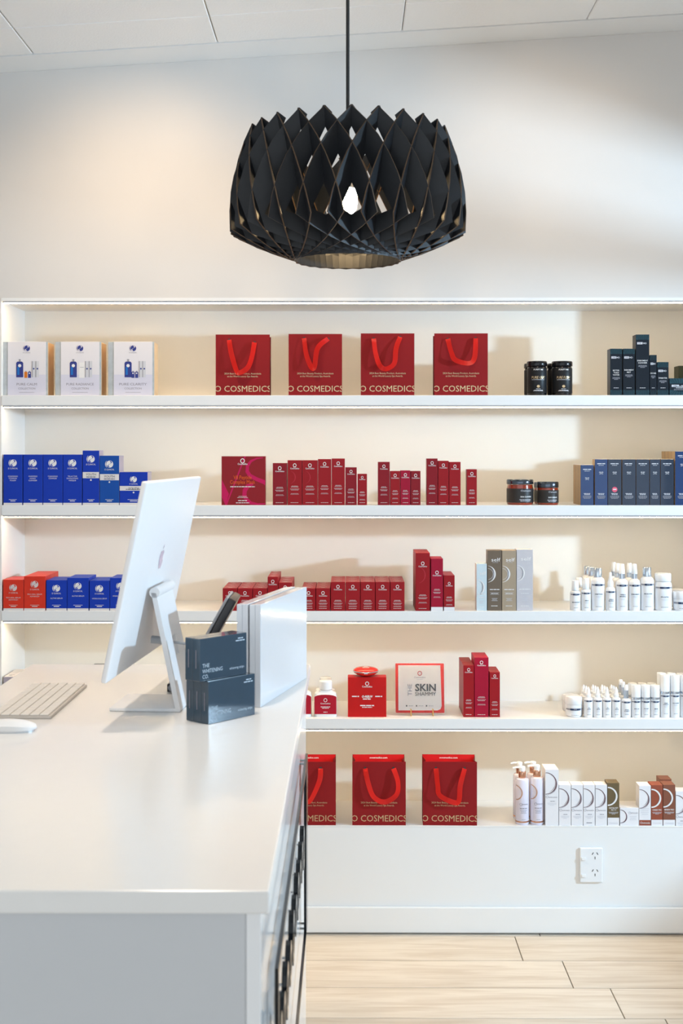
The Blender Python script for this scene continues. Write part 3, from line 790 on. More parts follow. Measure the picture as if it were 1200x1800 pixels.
kit_box('white gift kit with two small blue vials pictured, nearest the red bags', 190, 271, 601, 'PURE CLARITY', [('big', -.016), ('small', .000, K_blue), ('small', .012, K_blue), ('tube', .025), ('tube', .036)], .080)

# ---------------- red paper bags
def ribbon(t, pts, w, h, wd=.0165):
    # smooth path, the ribbon is a flat band with soft folds
    P = [Vector((-w/2 + u*w, h - v*h)) for u, v in pts]
    path = []
    for i in range(len(P) - 1):
        p0 = P[max(i-1, 0)]; p1 = P[i]; p2 = P[i+1]; p3 = P[min(i+2, len(P)-1)]
        for k in range(6):
            s = k / 6; path.append(0.5*((2*p1) + (-p0+p2)*s + (2*p0-5*p1+4*p2-p3)*s*s + (-p0+3*p1-3*p2+p3)*s**3))
    path.append(P[-1]); n = len(path); A = []; B = []
    ph = random.uniform(0, 6)
    for i, p in enumerate(path):
        d = (path[min(i+1, n-1)] - path[max(i-1, 0)]).normalized(); nn = Vector((-d.y, d.x)); s = i / (n - 1)
        out = .002 + .020 * math.sin(math.pi * s) ** .8
        tw = .45 * math.sin(ph + s * 7.0)
        hw = wd / 2
        A.append((p.x + nn.x*hw*math.cos(tw), -out - hw*math.sin(tw)*.8 * (1 if 0 < i < n-1 else .0) - .0035, p.y + nn.y*hw*math.cos(tw)))
        B.append((p.x - nn.x*hw*math.cos(tw), -out + hw*math.sin(tw)*.8 * (1 if 0 < i < n-1 else .0) - .0035, p.y - nn.y*hw*math.cos(tw)))
    bm = bmesh.new(); va = [bm.verts.new(a) for a in A]; vb = [bm.verts.new(b) for b in B]
    for i in range(n-1): bm.faces.new((va[i], va[i+1], vb[i+1], vb[i]))
    bmesh.ops.solidify(bm, geom=bm.faces[:], thickness=.0005)
    obj('ribbon_handle', bm, M_ribbon, t, True)
    for q in (path[0], path[-1]):
        obj('handle_hole', ([(q.x + .0045*math.cos(a*math.pi/4), -.0008, q.y + .0045*math.sin(a*math.pi/4)) for a in range(8)], [tuple(range(8))]), M_gapdark, t)
def bag(label, px0, px1, ytop, sh, inset, pts, back_drop, depth=.085, rz=0.0, txt=True):
    x, Y, z, w, h = spot(px0, px1, ytop, sh, inset)
    t = thing('paper_bag', label, 'bag', (x, Y, z), rz, 'red paper gift bags with ribbon handles')
    th = .0012; hb = h + back_drop
    obj('front_panel', box(-w/2, w/2, 0, th, 0, h), M_bag, t); obj('back_panel', box(-w/2 + .001, w/2 - .001, depth - th, depth, 0, hb), M_bag, t)
    for s in (-1, 1):   # folded gusset sides
        b = bmesh.new(); xo = s * (w/2 - .0006); xi = s * (w/2 - .010)
        q = [(xo, th, 0), (xo*1.0, depth/2, 0), (xo, depth - th, 0), (xo, depth - th, h - .001), (xi, depth/2, h - .004), (xo, th, h - .001)]
        vs = [b.verts.new(p) for p in q]
        b.faces.new((vs[0], vs[1], vs[4], vs[5])); b.faces.new((vs[1], vs[2], vs[3], vs[4]))
        bmesh.ops.solidify(b, geom=b.faces[:], thickness=.0008)
        obj('gusset', b, M_bag, t)
    obj('base_card', box(-w/2 + .002, w/2 - .002, th, depth - th, .0005, .002), M_bagin, t)
    obj('lining', box(-w/2 + .003, w/2 - .003, depth - th - .0006, depth - th - .0001, .003, hb - .0005), M_bagin, t)
    if txt:
        P = Print(); P.text(K_white, 'ocosmedics.com', .0, hb - .013, .0052, width=w*.34, bold=.02, part='inner_lettering'); P.build(t, depth - th - .0006)
    P = Print()
    P.text(K_gold, 'O COSMEDICS', 0, h*.062, h*.098, width=w*1.035, part='large_lettering')
    P.text(K_gold, '2024 Best Beauty Product, Australasia', 0, h*.345, .0056, width=w*.68); P.text(K_gold, 'at the World Luxury Spa Awards.', 0, h*.30, .0056, width=w*.57)
    P.build(t, 0, None, (-w/2 + .0004, w/2 - .0004))
    ribbon(t, pts, w, h)
B1 = [(.25,.09),(.30,.33),(.40,.61),(.47,.63),(.60,.55),(.67,.39),(.72,.13)]
B2 = [(.29,.07),(.335,.34),(.43,.55),(.49,.54),(.545,.24),(.74,.08)]
B3 = [(.24,.085),(.275,.33),(.355,.53),(.47,.58),(.62,.49),(.655,.25),(.735,.06)]
B4 = [(.25,.09),(.31,.31),(.39,.44),(.64,.49),(.745,.39),(.77,.08)]
bag('red paper bag on the top shelf, nearest the white gift kits', 379, 474, 588, 0, .012, B1, -.004, rz=0.01)
bag('red paper bag on the top shelf with pinched narrow ribbon, second from left', 507, 601, 587, 0, .012, B2, -.004)
bag('red paper bag on the top shelf, third from left', 634, 728, 586, 0, .012, B3, -.004)
bag('red paper bag on the top shelf, nearest the black jars', 763, 857, 586, 0, .012, B4, -.004, rz=-0.01)
A5 = [(.25,.1),(.28,.3),(.38,.55),(.46,.60),(.55,.56),(.70,.28),(.72,.1)]
B5 = [(.24,.1),(.29,.3),(.395,.52),(.6,.6),(.82,.49),(.85,.3),(.77,.1)]
C5 = [(.24,.1),(.27,.35),(.305,.5),(.54,.6),(.655,.585),(.685,.35),(.77,.1)]
bag('red paper bag on the lowest ledge, half hidden by the counter', 495, 590, 1339, 4, .003, A5, .004)
bag('red paper bag on the lowest ledge, middle of three', 619, 713, 1339, 4, .003, B5, .004)
bag('red paper bag on the lowest ledge, farthest from the counter', 743, 838, 1339, 4, .003, C5, .004, rz=-.02)

# ---------------- black jars
def jar_black(label, px0, px1, ytop, inset, title, text=True):
    x, Y, z, w, h = spot(px0, px1, ytop, 0, inset); r = w/2
    t = thing('supplement_jar', label, 'jar', (x, Y + r, z), 0, 'black supplement jars')
    obj('jar_body', lathe([(r*.93, 0), (r*.96, .003), (r*.96, h*.80), (r*.90, h*.835), (r*.86, h*.85)], seg=32), M_blackjar, t, True)
    obj('lid', lathe([(r*.98, h*.852), (r, h*.862), (r, h*.965), (r*.95, h*.995), (r*.80, h)], seg=32), M_blackjar, t, True)
    obj('label', lathe([(r*.968, h*.075), (r*.975, h*.078), (r*.975, h*.785), (r*.968, h*.79)], seg=32, cap=False), M_blacklab, t, True)
    if text:
        P = Print(True); P.text(K_white, 'PURIFY ME', 0, h*.725, .0052, width=r*.95, bold=.005, shear=.2)
        P.text(K_gold, title, 0, h*.485, .0085, width=r*1.36, bold=.008, part='title_lettering', shear=.15); P.lines(K_lite, 0, h*.45, [r*1.3], .0013, .003)
        P.disc(K_gold, 0, h*.265, .0046, 12, 'emblem', ex=1.1); P.lines(K_lite, 0, h*.185, [r*.45, r*.85], .0016, .0045); P.lines(K_lite, 0, h*.13, [r*1.0], .0015, .003)
        P.build(t, 0, r*.977)
jar_black('black jar printed pure gut in gold', 928, 964, 634, .02, 'PURE GUT')
jar_black('black jar printed pure flow in gold', 972, 1009, 634, .02, 'PURE FLOW')
jar_black('black jar mostly hidden behind the pure gut jar', 923, 958, 638, .095, '', False)
jar_black('black jar mostly hidden behind the pure flow jar', 963.5, 999, 638, .095, '', False)

# ---------------- dark slim cartons on the right of the top shelf
G = 'dark blue slim cartons with teal ends'
carton('slim_carton', 'dark blue slim carton with teal ends, leftmost, beside the black jars', 1072, 1093, 613, 0, .010, .05, M_ink, d_md(['BETTER', 'THAN', 'WATER'], .52), G, side=M_tan if False else M_ink)
carton('slim_carton', 'dark blue slim carton with teal ends, second from left', 1094.5, 1115.5, 613, 0, .010, .05, M_ink, d_md(['ENBIOMENT', 'MIST'], .53), G)
carton('slim_carton', 'tallest dark blue slim carton with teal ends', 1117, 1141, 588, 0, .010, .05, M_ink, d_md(['ENBIOMENT', 'CLEANSER'], .56), G)
carton('slim_carton', 'narrowest dark blue slim carton, right of the tallest one', 1141.5, 1154, 624, 0, .010, .03, M_ink, d_md(['EYE WEB'], .53), G)
carton('slim_carton', 'short dark blue carton with teal ends, between narrowest and low wide one', 1154.5, 1175, 636.5, 0, .010, .045, M_ink, d_md(['FIRMATEK'], .50), G)
carton('low_carton', 'low wide dark blue carton with teal ends at the right', 1176, 1216, 665, 0, .010, .05, M_ink, d_md(['TRANSGENESIS'], .48), G)
carton('green_box', 'dark green box behind the low wide dark blue carton', 1192, 1222, 643, 0, .12, .06, M_olivebox)

# ---------------- bay 2: blue cartons
G = 'tall royal blue skincare cartons'
for p0, p1, tt, lab in ((6, 39.5, ['CLEANSING', 'COMPLEX', 'POLISH'], 'tall royal blue carton against the niche side, first of four alike'), (40.5, 75, ['WARMING', 'HONEY', 'CLEANSER'], 'tall royal blue carton, second of four alike from the niche side'),
                        (75.5, 110, ['CLEANSING', 'COMPLEX'], 'tall royal blue carton, third of four alike from the niche side'), (110.5, 144, ['TRI-ACTIVE', 'EXFOLIATING', 'MASQUE'], 'tall royal blue carton, fourth from the niche side, beside the banded ones')):
    carton('tall_carton', lab, p0, p1, 799, 1, .004, .06, M_blue, d_blue(tt), G)
carton('tall_carton', 'tallest royal blue carton with a white band across', 145, 174.5, 792, 1, .004, .07, M_blue, d_blue([], youth=(.070, .090)), G, side=M_side)
carton('tall_carton', 'lighter blue carton with a white band, beside the tallest banded one', 175, 209.5, 801, 1, .004, .085, M_blue2, d_blue([], bg=M_blue2, youth=(.060, .080)), G, side=M_side)
carton('low_carton', 'low wide royal blue carton with white band, next to the computer', 210, 259.5, 830, 1, .004, .085, M_blue, d_blue([], youth=(.045, .060), scale=.85), G, side=M_side)

# ---------------- large mask box
def d_v8(P, w, h):
    L = []
    P.poly(K_pinkprint, [(-w*.5, h*.54), (-w*.5, h*.18), (-w*.41, 0), (-w*.395, h*.02), (-w*.33, h*.23)], 'printed_shape')
    P.poly(K_pinkprint, [(-w*.41, 0), (-w*.375, 0), (w*.055, h*1.0), (w*.02, h*1.0)], 'printed_shape')
    # the big figure eight: a sweeping band
    pts = [(.44, .97), (.30, .955), (.17, .90), (.09, .80), (.085, .69), (.15, .60), (.30, .53), (.47, .47), (.52, .44)]
    wd = [.02, .03, .05, .075, .085, .085, .08, .085, .09]
    def band(pts, wd):
        A = []; B = []
        for i, (u, v) in enumerate(pts):
            a = Vector(pts[max(i-1, 0)]); b = Vector(pts[min(i+1, len(pts)-1)]); d = (b - a).normalized(); n = Vector((-d.y, d.x)) * wd[i] * .5
            A.append(((u + n.x) * w, (v + n.y) * h)); B.append(((u - n.x) * w, (v - n.y) * h))
        P.strip(K_pinkprint, A, B, 'printed_shape')
    band(pts, wd)
    band([(.22, .44), (.10, .39), (.03, .30), (.02, .20), (.07, .11), (.17, .045), (.33, .02), (.5, .03)], [.05, .09, .10, .10, .09, .06, .035, .02])
    P.arc(K_white, -w*.02, h*.905, .0082, .0056, 0, 360, 18, ex=.9, lift=1); P.text(K_white, 'Cosmedics', -w*.02, h*.825, .006, width=w*.22, bold=.012, lift=1)
    P.text(K_orange, 'V8 Peptide', -w*.02, h*.53, .0125, width=w*.41, lift=1, part='title_lettering'); P.text(K_orange, 'Complex Mask', -w*.02, h*.435, .0125, width=w*.57, lift=1, part='title_lettering')
    P.lines(K_white, -w*.02, h*.368, [w*.56], .0026, .003, lift=1); P.lines(K_soft, -w*.02, h*.175, [w*.18, w*.24], .0016, .004, lift=1); P.lines(K_white, -w*.02, h*.085, [w*.2], .0026, .003, lift=1); P.lines(K_white, -w*.02, h*.04, [w*.3], .0024, .003, lift=1)
carton('mask_box', 'large square deep red mask box with magenta letter shapes and orange title', 389, 466.5, 802, 1, .006, .035, C('mask_box_red', (140, 8, 22), .3), d_v8)

# ---------------- red cartons of bay 2
G = 'slim deep red cartons on the second shelf'
grp1 = [(479, 504, 814, M_red2), (505, 530.5, 809, M_red), (531, 558, 809, M_red), (558.5, 582, 807, M_red), (582.5, 606, 806, M_red), (606.5, 627, 821.5, M_red2), (628, 645, 833, M_red)]
ords = ['first', 'second', 'third', 'fourth', 'fifth', 'sixth', 'seventh']
for i, (a, b, y, m) in enumerate(grp1):
    carton('slim_carton', 'slim deep red carton, %s from the large mask box in its row' % ords[i], a, b, y, 1, .004, .048 if b - a > 19 else .04, m, d_red(min(1, (b - a) / 25), faint=i in (1, 2)), G)
grp2 = [(664, 685, 812, M_red2), (685.5, 703, 828, M_red), (703.5, 721, 827, M_mag), (721.5, 739, 828, M_red2)]
for i, (a, b, y, m) in enumerate(grp2):
    carton('slim_carton', 'slim deep red carton, %s of the middle four on the second shelf' % ['tallest', 'second', 'third', 'last'][i], a, b, y, 1, .004, .042, m, d_red(.85), G)
grp3 = [(749.5, 769, 806, M_red2), (769.5, 788.5, 810, M_red), (789, 809.5, 812, M_red)]
for i, (a, b, y, m) in enumerate(grp3):
    carton('slim_carton', 'slim deep red carton, %s of the tall trio on the second shelf' % ['tallest', 'middle one', 'last and widest'][i], a, b, y, 1, .004, .042, m, d_red(.85), G)
carton('slim_carton', 'slim deep red carton standing alone next to the amber jars', 820, 838, 825, 1, .004, .038, M_red, d_red(.85), G)

# ---------------- amber jars
def jar_amber(label, px0, px1, ytop, inset, title, lidf=.22, text=True):
    x, Y, z, w, h = spot(px0, px1, ytop, 1, inset); r = w/2
    t = thing('amber_jar', label, 'jar', (x, Y + r, z), 0, 'amber jars with charcoal labels')
    obj('glass', lathe([(r*.93, 0), (r*.985, .004), (r*.985, h*.62), (r*.95, h*.74), (r*.95, h - h*lidf - .001)], seg=36), M_amber, t, True)
    obj('lid', lathe([(r*.985, h - h*lidf), (r, h - h*lidf + .002), (r, h - .003), (r*.95, h)], seg=36), M_chromelid, t, True)
    obj('label', lathe([(r*.99, h*.09), (r*.998, h*.092), (r*.998, h*.64), (r*.99, h*.645)], seg=36, cap=False), M_charlab, t, True)
    if text:
        P = Print(True); P.text(K_lite, 'Osmosis', r*.35, h*.53, .0055, width=r*.85); P.text(K_white, title, r*.35, h*.30, .0042, width=r*.9, bold=.02); P.lines(K_lite, r*.3, h*.20, [r*.95, r*.8], .0018, .0042)
        P.build(t, 0, r*1.0)
jar_amber('larger amber jar with charcoal label and dark lid', 893, 940.5, 843, .014, 'SKIN CLARIFIER', .19)
jar_amber('smaller amber jar with charcoal label and dark lid', 946, 984.5, 847, .014, 'SKIN DEFENSE', .25)
jar_amber('amber jar mostly hidden behind the smaller amber jar', 940.5, 977, 848, .095, '', .25, False)

# ---------------- navy wrapped cartons
G = 'navy cellophane-wrapped cartons'
nav = [(1020, 1043, 817, M_navy2, 'shorter navy wrapped carton at the left end of its row'), (1045, 1067.5, 807, M_navy2, 'brighter blue wrapped carton, first of the tall ones'), (1068, 1092, 807, M_navy, 'navy wrapped carton with a round pink sticker'),
       (1093, 1117, 807, M_navy, 'navy wrapped carton just right of the one with the sticker'), (1117.5, 1141, 807, M_navy, 'navy wrapped carton, third from the right of the equal tall ones'), (1141.5, 1160, 807, M_navy, 'narrow navy wrapped carton among the tall ones'),
       (1160.5, 1184, 807, M_navy, 'navy wrapped carton beside the taller one at the frame edge'), (1186, 1212, 793, M_navy2, 'tallest navy wrapped carton at the right frame edge')]
for i, (a, b, y, m, lab) in enumerate(nav):
    t = carton('wrapped_carton', lab, a, b, y, 1, .004, .045, m, d_navy(i == 2), G, side=M_tan, topm=M_cream)
    if i == 0: behind(t, 2, 'navy wrapped carton hidden behind the shorter one at the row end', G)
    if i == 7: behind(t, 3, 'tall navy wrapped carton in the file behind the tallest one', G)

# ---------------- bay 3: orange and blue low cartons
G = 'low orange and blue cartons on the third shelf'
low = [(5.5, 41.5, 1019, M_orange, ['PRO-HEAL SERUM', 'ADVANCE+'], 'orange-red carton against the niche side on the third shelf', 1), (42, 80, 1013, M_orange, ['PRO-HEAL SERUM', 'ADVANCE+'], 'taller orange-red carton beside the blue ones on the third shelf', 2),
       (81, 117.5, 1020, M_blue, ['ACTIVE SERUM'], 'royal blue carton right beside the orange cartons', 1), (118, 156, 1016, M_blue, ['ACTIVE SERUM'], 'taller royal blue carton, second on the third shelf', 1),
       (157, 192.5, 1020.5, M_blue, ['HYDRA-COOL SERUM'], 'royal blue carton, third on the third shelf, left of the computer', 1), (193, 230, 1016, M_blue, ['HYDRA-COOL SERUM'], 'royal blue carton partly hidden by the computer screen', 1)]
for i, (a, b, y, m, tt, lab, n) in enumerate(low):
    t = carton('low_carton', lab, a, b, y, 2, .004, .062, m, d_blue(tt, ink=K_soft if m is M_orange else K_white, bg=m, scale=.95), G)
    behind(t, n, 'low %s carton standing behind the %s' % ('orange-red' if m is M_orange else 'royal blue', ['orange one at the niche side', 'taller orange one', 'first blue one', 'taller second blue one', 'third blue one', 'blue one hidden by the screen'][i]), 'low cartons in the back rows of the third shelf')

# ---------------- red cube cartons of bay 3
G = 'small deep red cartons on the third shelf'; GB = 'small deep red cartons in the back rows of the third shelf'
cubes = [(391, 416.5, 1034, 2), (417.2, 443.5, 1034, 2), (444, 469.5, 1034, 2), (470, 488.5, 1014, 2), (489, 513, 1024, 2), (530, 554.3, 1034, 2), (555, 580, 1034, 2), (581, 606.5, 1023, 2), (607, 632.7, 1023, 2), (633.3, 659, 1023, 2), (659.6, 685, 1023, 2), (685.6, 711, 1023, 2)]
clab = ['small red carton nearest the phone, first of the low group', 'small red carton, second of the low group behind the white cases', 'small red carton, third of the low group behind the white cases', 'slim red carton standing taller behind the white cases', 'small red carton right of the slim taller one behind the cases',
        'small low red carton, partly hidden by the right end of the white cases', 'small low red carton just right of the white cases', 'small red carton, first of the five equal ones', 'small red carton, second of the five equal ones', 'small red carton, third of the five equal ones', 'small red carton, fourth of the five equal ones', 'small red carton, last of the five equal ones']
cshort = ['the one nearest the phone', 'the second of the low group', 'the third of the low group', 'the slim taller one', 'the one beside the slim taller one', 'the one at the right end of the white cases', 'the low one just right of the cases', 'the first of the five equal ones', 'the second of the five equal ones', 'the third of the five equal ones', 'the fourth of the five equal ones', 'the last of the five equal ones']
for i, (a, b, y, n) in enumerate(cubes):
    t = carton('small_carton', clab[i], a, b, y, 2, .001, .066, M_red, d_red(.92, lv=.034), G)
    top_print(t)
    body = [c for c in t.children if c.name.startswith(('carton', 'top_lettering'))]
    for k in range(1, n + 1):
        r = t.copy(); COL.objects.link(r); r.location = t.location + Vector((0, t['_d'] * k, 0)); r['group'] = GB
        r['label'] = 'small red carton, %s row behind %s' % (['second', 'third'][k-1], cshort[i])
        for c0 in body:
            c = c0.copy(); COL.objects.link(c); c.parent = r

# ---------------- red trio of bay 3
G = 'red cartons of different heights on the third shelf'
t = carton('tall_carton', 'tallest deep red carton of the trio on the third shelf', 730, 755.5, 972, 2, .001, .055, M_red, d_red(.95, faint=True, logo_v=.034, lv=.052), G); behind(t, 2, 'tall red carton behind the tallest of the trio on the third shelf', G)
t = carton('tall_carton', 'crimson carton with white foot, middle of the trio', 757, 778.5, 982, 2, .001, .05, M_mag, d_red(.95, logo_v=.045, lv=.070, band=M_white), G); behind(t, 1, 'crimson carton behind the white-footed middle one of the trio', G)
t = carton('small_carton', 'shortest red carton with white foot in the trio', 779.5, 799, 1011.5, 2, .001, .05, M_red, d_red(.75, logo_v=.026, lv=.045, band=M_white), G); behind(t, 2, 'red carton behind the shortest of the trio', G)

# ---------------- self cartons
G = 'tall cartons with a crescent print'
carton('tall_carton', 'short pale blue carton with crescent print', 837, 855.5, 991, 2, .010, .05, M_ice, d_self, G, side=M_cream)
carton('tall_carton', 'dark taupe tall carton with crescent print', 856.5, 881.5, 967.5, 2, .010, .05, M_taupe, d_self, G)
carton('tall_carton', 'beige tall carton with crescent print', 882, 907, 967.5, 2, .010, .05, M_beige, d_self, G)
carton('tall_carton', 'pale grey tall carton with crescent print', 907.5, 936.5, 966, 2, .010, .05, M_palegrey, d_self, G)

# ---------------- white bottles
def bottle_print(t, r, v, h, title, big=1.0):
    P = Print(True)
    P.rect(K_silver, -r*1.15, r*1.15, v*h - .0008, v*h + .0042*big, 'label_band'); P.rect(K_navy, -r*.55, r*.55, v*h - .0014, v*h + .0048*big, 'label_band', 1)
    P.text(K_lite, 'DMK', 0, v*h + .0002, .0032*big, maxw=r*.6, lift=2)
    y = v*h - .030*big
    for s in title: P.text(K_navy, s, 0, y, .0036*big, maxw=r*1.5, bold=.02, part='title_lettering'); y -= .006*big
    P.lines(K_lite, 0, y, [r*.9, r*.7], .0011, .003); P.lines(K_silver, 0, h*.09 if h > .08 else .007, [r*.9], .0013, .003)
    P.build(t, 0, r + .0001)
def bottle(label, px0, px1, ytop, sh, inset, kind, title=None, group='white skincare bottles', name='skincare_bottle', dx=0):
    x, Y, z, w, h = spot(px0, px1, ytop, sh, inset); r = w/2
    t = thing(name, label, 'bottle', (x, Y + r, z), 0, group); S = 26
    if kind == 'cap':
        bh = h*.66; obj('bottle_body', lathe([(r*.92, 0), (r, .003), (r, bh*.86), (r*.9, bh*.95), (r*.58, bh)], seg=S), M_bottle, t, True)
        obj('cap', lathe([(r*.66, bh + .0005), (r*.68, bh + .002), (r*.64, h - .002), (r*.55, h)], seg=S), M_frost, t, True); v = bh*.80/h
    elif kind == 'disc':
        bh = h*.78; obj('bottle_body', lathe([(r*.92, 0), (r, .003), (r, bh*.88), (r*.88, bh*.95), (r*.60, bh)], seg=S), M_bottle, t, True)
        obj('cap', lathe([(r*.60, bh + .0005), (r*.62, bh + .001), (r*.62, h - .002), (r*.56, h)], seg=S), M_silver, t, True); v = bh*.76/h
    elif kind == 'spray':
        bh = h*.68; obj('bottle_body', lathe([(r*.92, 0), (r, .003), (r, bh*.86), (r*.88, bh*.94), (r*.5, bh)], seg=S), M_bottle, t, True)
        obj('collar', lathe([(r*.50, bh + .0005), (r*.50, bh + h*.105)], seg=S), M_silver, t, True)
        obj('spray_cap', lathe([(r*.50, bh + h*.106), (r*.52, bh + h*.11), (r*.38, h - .002), (r*.34, h)], seg=S), M_frost, t, True); v = bh*.78/h
    elif kind == 'mini_spray':
        bh = h*.62; obj('bottle_body', lathe([(r*.92, 0), (r, .003), (r, bh*.84), (r*.85, bh*.94), (r*.5, bh)], seg=S), M_bottle, t, True)
        obj('spray_cap', lathe([(r*.56, bh + .0005), (r*.58, bh + h*.12), (r*.34, bh + h*.19), (r*.26, h - .002), (r*.22, h)], seg=S), M_frost, t, True); v = bh*.78/h
    elif kind == 'pill':
        bh = h*.78; obj('bottle_body', lathe([(r*.92, 0), (r, .004), (r, bh*.84), (r*.95, bh*.94), (r*.82, bh)], seg=S), M_bottle, t, True)
        obj('cap', lathe([(r*.88, bh + .001), (r*.92, bh + .003), (r*.92, h - .003), (r*.86, h)], seg=S), M_frost, t, True); v = bh*.78/h
    elif kind == 'jar':
        bh = h*.60; obj('jar_body', lathe([(r*.80, 0), (r*.92, .004), (r*.97, bh*.9), (r*.95, bh)], seg=S), M_bottle, t, True)
        obj('lid', lathe([(r*.97, bh + .0005), (r, bh + .002), (r*.99, h*.88), (r*.90, h*.97), (r*.75, h)], seg=S), M_bottle, t, True); v = bh*.62/h
    elif kind == 'dropper':
        bh = h*.66; obj('bottle_body', lathe([(r*.90, 0), (r, .003), (r, bh*.88), (r*.9, bh*.96), (r*.55, bh)], seg=S), M_bottle, t, True)
        obj('nozzle_cap', lathe([(r*.56, bh + .0005), (r*.56, bh + h*.10), (r*.40, bh + h*.13), (r*.38, bh + h*.24), (r*.20, bh + h*.30), (r*.16, h)], seg=S), M_frost, t, True); v = bh*.82/h
    elif kind == 'pump':
        bh = h*.58; obj('bottle_body', lathe([(r*.90, 0), (r, .004), (r, bh*.88), (r*.9, bh*.96), (r*.5, bh)], seg=S), M_bottle, t, True)
        obj('collar', lathe([(r*.48, bh + .0005), (r*.48, bh + h*.25)], seg=S), M_silver, t, True)
        obj('pump_head', lathe([(r*.40, bh + h*.251), (r*.40, h*.96), (r*.30, h)], seg=S), M_frost, t, True); v = bh*.80/h
    elif kind == 'airless':
        bh = h*.56; obj('bottle_body', lathe([(r*.92, 0), (r, .003), (r, bh)], seg=S), M_bottle, t, True)
        obj('ring', lathe([(r*.985, bh + .0003), (r*.985, bh + .007)], seg=S), M_silver, t, True)
        obj('overcap', lathe([(r, bh + .0073), (r, h - .003), (r*.93, h)], seg=S), M_frost, t, True); v = (bh - .008)/h
    if title: bottle_print(t, r, v, h, title, min(1.0, max(.6, r / .02)))
    return t
G = 'white bottles on the third shelf'
bottle('smallest white bottle with pale cap, first in the third shelf bottle row', 1003, 1021.5, 1021, 2, .010, 'cap', ['MELANOTECH'], G)
bottle('small white bottle with tall rounded cap, second in the third shelf bottle row', 1022.5, 1039.5, 1017, 2, .010, 'cap', ['SEBA-E'], G)
bottle('white bottle with short silver cap, left of the mini spray', 1040.5, 1064.5, 999, 2, .012, 'disc', ['DEEP PORE'], G)
bottle('small white spray bottle between two larger bottles', 1065.5, 1083, 1007, 2, .010, 'mini_spray', ['HERB &', 'MINERAL'], G)
bottle('white spray bottle with silver collar, left of a matching pair', 1084, 1105.5, 992, 2, .010, 'spray', ['HERB &', 'MINERAL'], G)
bottle('white spray bottle with silver collar, right of a matching pair', 1106.5, 1127, 992, 2, .010, 'spray', ['ENBIOMENT'], G)
bottle('white bottle with silver cap beside the wide pill bottle', 1127.5, 1151.5, 998, 2, .012, 'disc', ['MICRO PEEL'], G)
bottle('wide white pill bottle with ribless cap', 1153, 1184, 1009, 2, .010, 'pill', ['EFA ULTRA'], G, 'pill_bottle')
bottle('low white jar at the right frame edge on the third shelf', 1185, 1216, 1040, 2, .010, 'jar', ['CREME'], G, 'cream_jar')
bottle('white silver-capped bottle directly behind the left silver-capped one', 1031, 1054.5, 997.5, 2, .080, 'disc', None, G)
bottle('white silver-capped bottle, rearmost of its file', 1024, 1047, 996, 2, .146, 'disc', None, G)
bottle('white spray bottle directly behind the left one of the pair', 1077, 1097, 991, 2, .080, 'spray', None, G)
bottle('white spray bottle, rearmost behind the left one of the pair', 1070.5, 1090, 989, 2, .150, 'spray', None, G)
bottle('white spray bottle behind the right one of the pair', 1098, 1118, 990.5, 2, .080, 'spray', None, G)
bottle('small white capped bottle behind the first small one', 1010, 1027, 1016, 2, .085, 'cap', None, G)
bottle('wide white jar behind the low jar at the frame edge', 1180, 1208, 1036, 2, .100, 'jar', None, G, 'cream_jar')

# ---------------- bay 4
M_redlab = C('red_bottle_label', (176, 20, 44), .4)
def tab_bottle(label, px0, px1, ytop, inset, text=True):
    x, Y, z, w, h = spot(px0, px1, ytop, 3, inset); d = w * .62
    t = thing('supplement_bottle', label, 'bottle', (x, Y, z), 0, 'white supplement bottles with red labels'); bh = h*.70
    bm = bmesh.new(); n = 8; rings = []
    for k, (s, zz) in enumerate(((.97, 0), (1, .004), (1, bh*.80), (.93, bh*.93), (.60, bh*1.0), (.56, bh*1.06))):
        ww, dd, rr = w/2*s, d/2*(s if k < 3 else max(s, .75)), .012*min(1, s)
        ring = []
        for cx, cy, a0 in ((ww-rr, dd-rr, 0), (-ww+rr, dd-rr, 90), (-ww+rr, -dd+rr, 180), (ww-rr, -dd+rr, 270)):
            for i in range(5):
                a = R(a0 + 22.5*i); ring.append(bm.verts.new((cx + rr*math.cos(a), d/2 + cy + rr*math.sin(a), zz)))
        rings.append(ring)
    for a, b in zip(rings, rings[1:]):
        k = len(a)
        for i in range(k): bm.faces.new((a[i], a[(i+1) % k], b[(i+1) % k], b[i]))
    bm.faces.new(rings[0][::-1]); bm.faces.new(rings[-1])
    obj('bottle_body', bm, M_bottle, t, True)
    c = obj('cap', lathe([(w*.26, bh*1.06 + .0005), (w*.29, bh*1.06 + .002), (w*.29, h - .002), (w*.25, h)], seg=26), M_bottle, t, True); c.location = (0, d/2, 0)
    if text:
        P = Print(); P.poly(M_redlab, [(-w*.49, bh*.12), (w*.49, bh*.12), (w*.49, bh*.80)] + [(w*.49*math.cos(math.pi*i/8), bh*.80 + bh*.10*math.sin(math.pi*i/8)) for i in range(1, 8)] + [(-w*.49, bh*.80)], 'label')
        P.arc(K_white, 0, bh*.68, .0065, .0046, 0, 360, 16, ex=.9, lift=1); P.text(K_white, 'Cosmedics', 0, bh*.52, .0046, width=w*.44, bold=.012, lift=1); P.lines(K_white, 0, bh*.40, [w*.42, w*.3], .002, .004, lift=1); P.lines(K_white, 0, bh*.19, [w*.18], .002, .004, lift=1)
        P.build(t, 0)
tab_bottle('white bottle with red label left of the bright red box', 552, 591.5, 1198, .024)
tab_bottle('white bottle with red label behind the one beside the bright red box', 554, 589.5, 1192, .10, False)
tab_bottle('white bottle with red label, mostly hidden by the counter', 508, 547, 1197, .024)
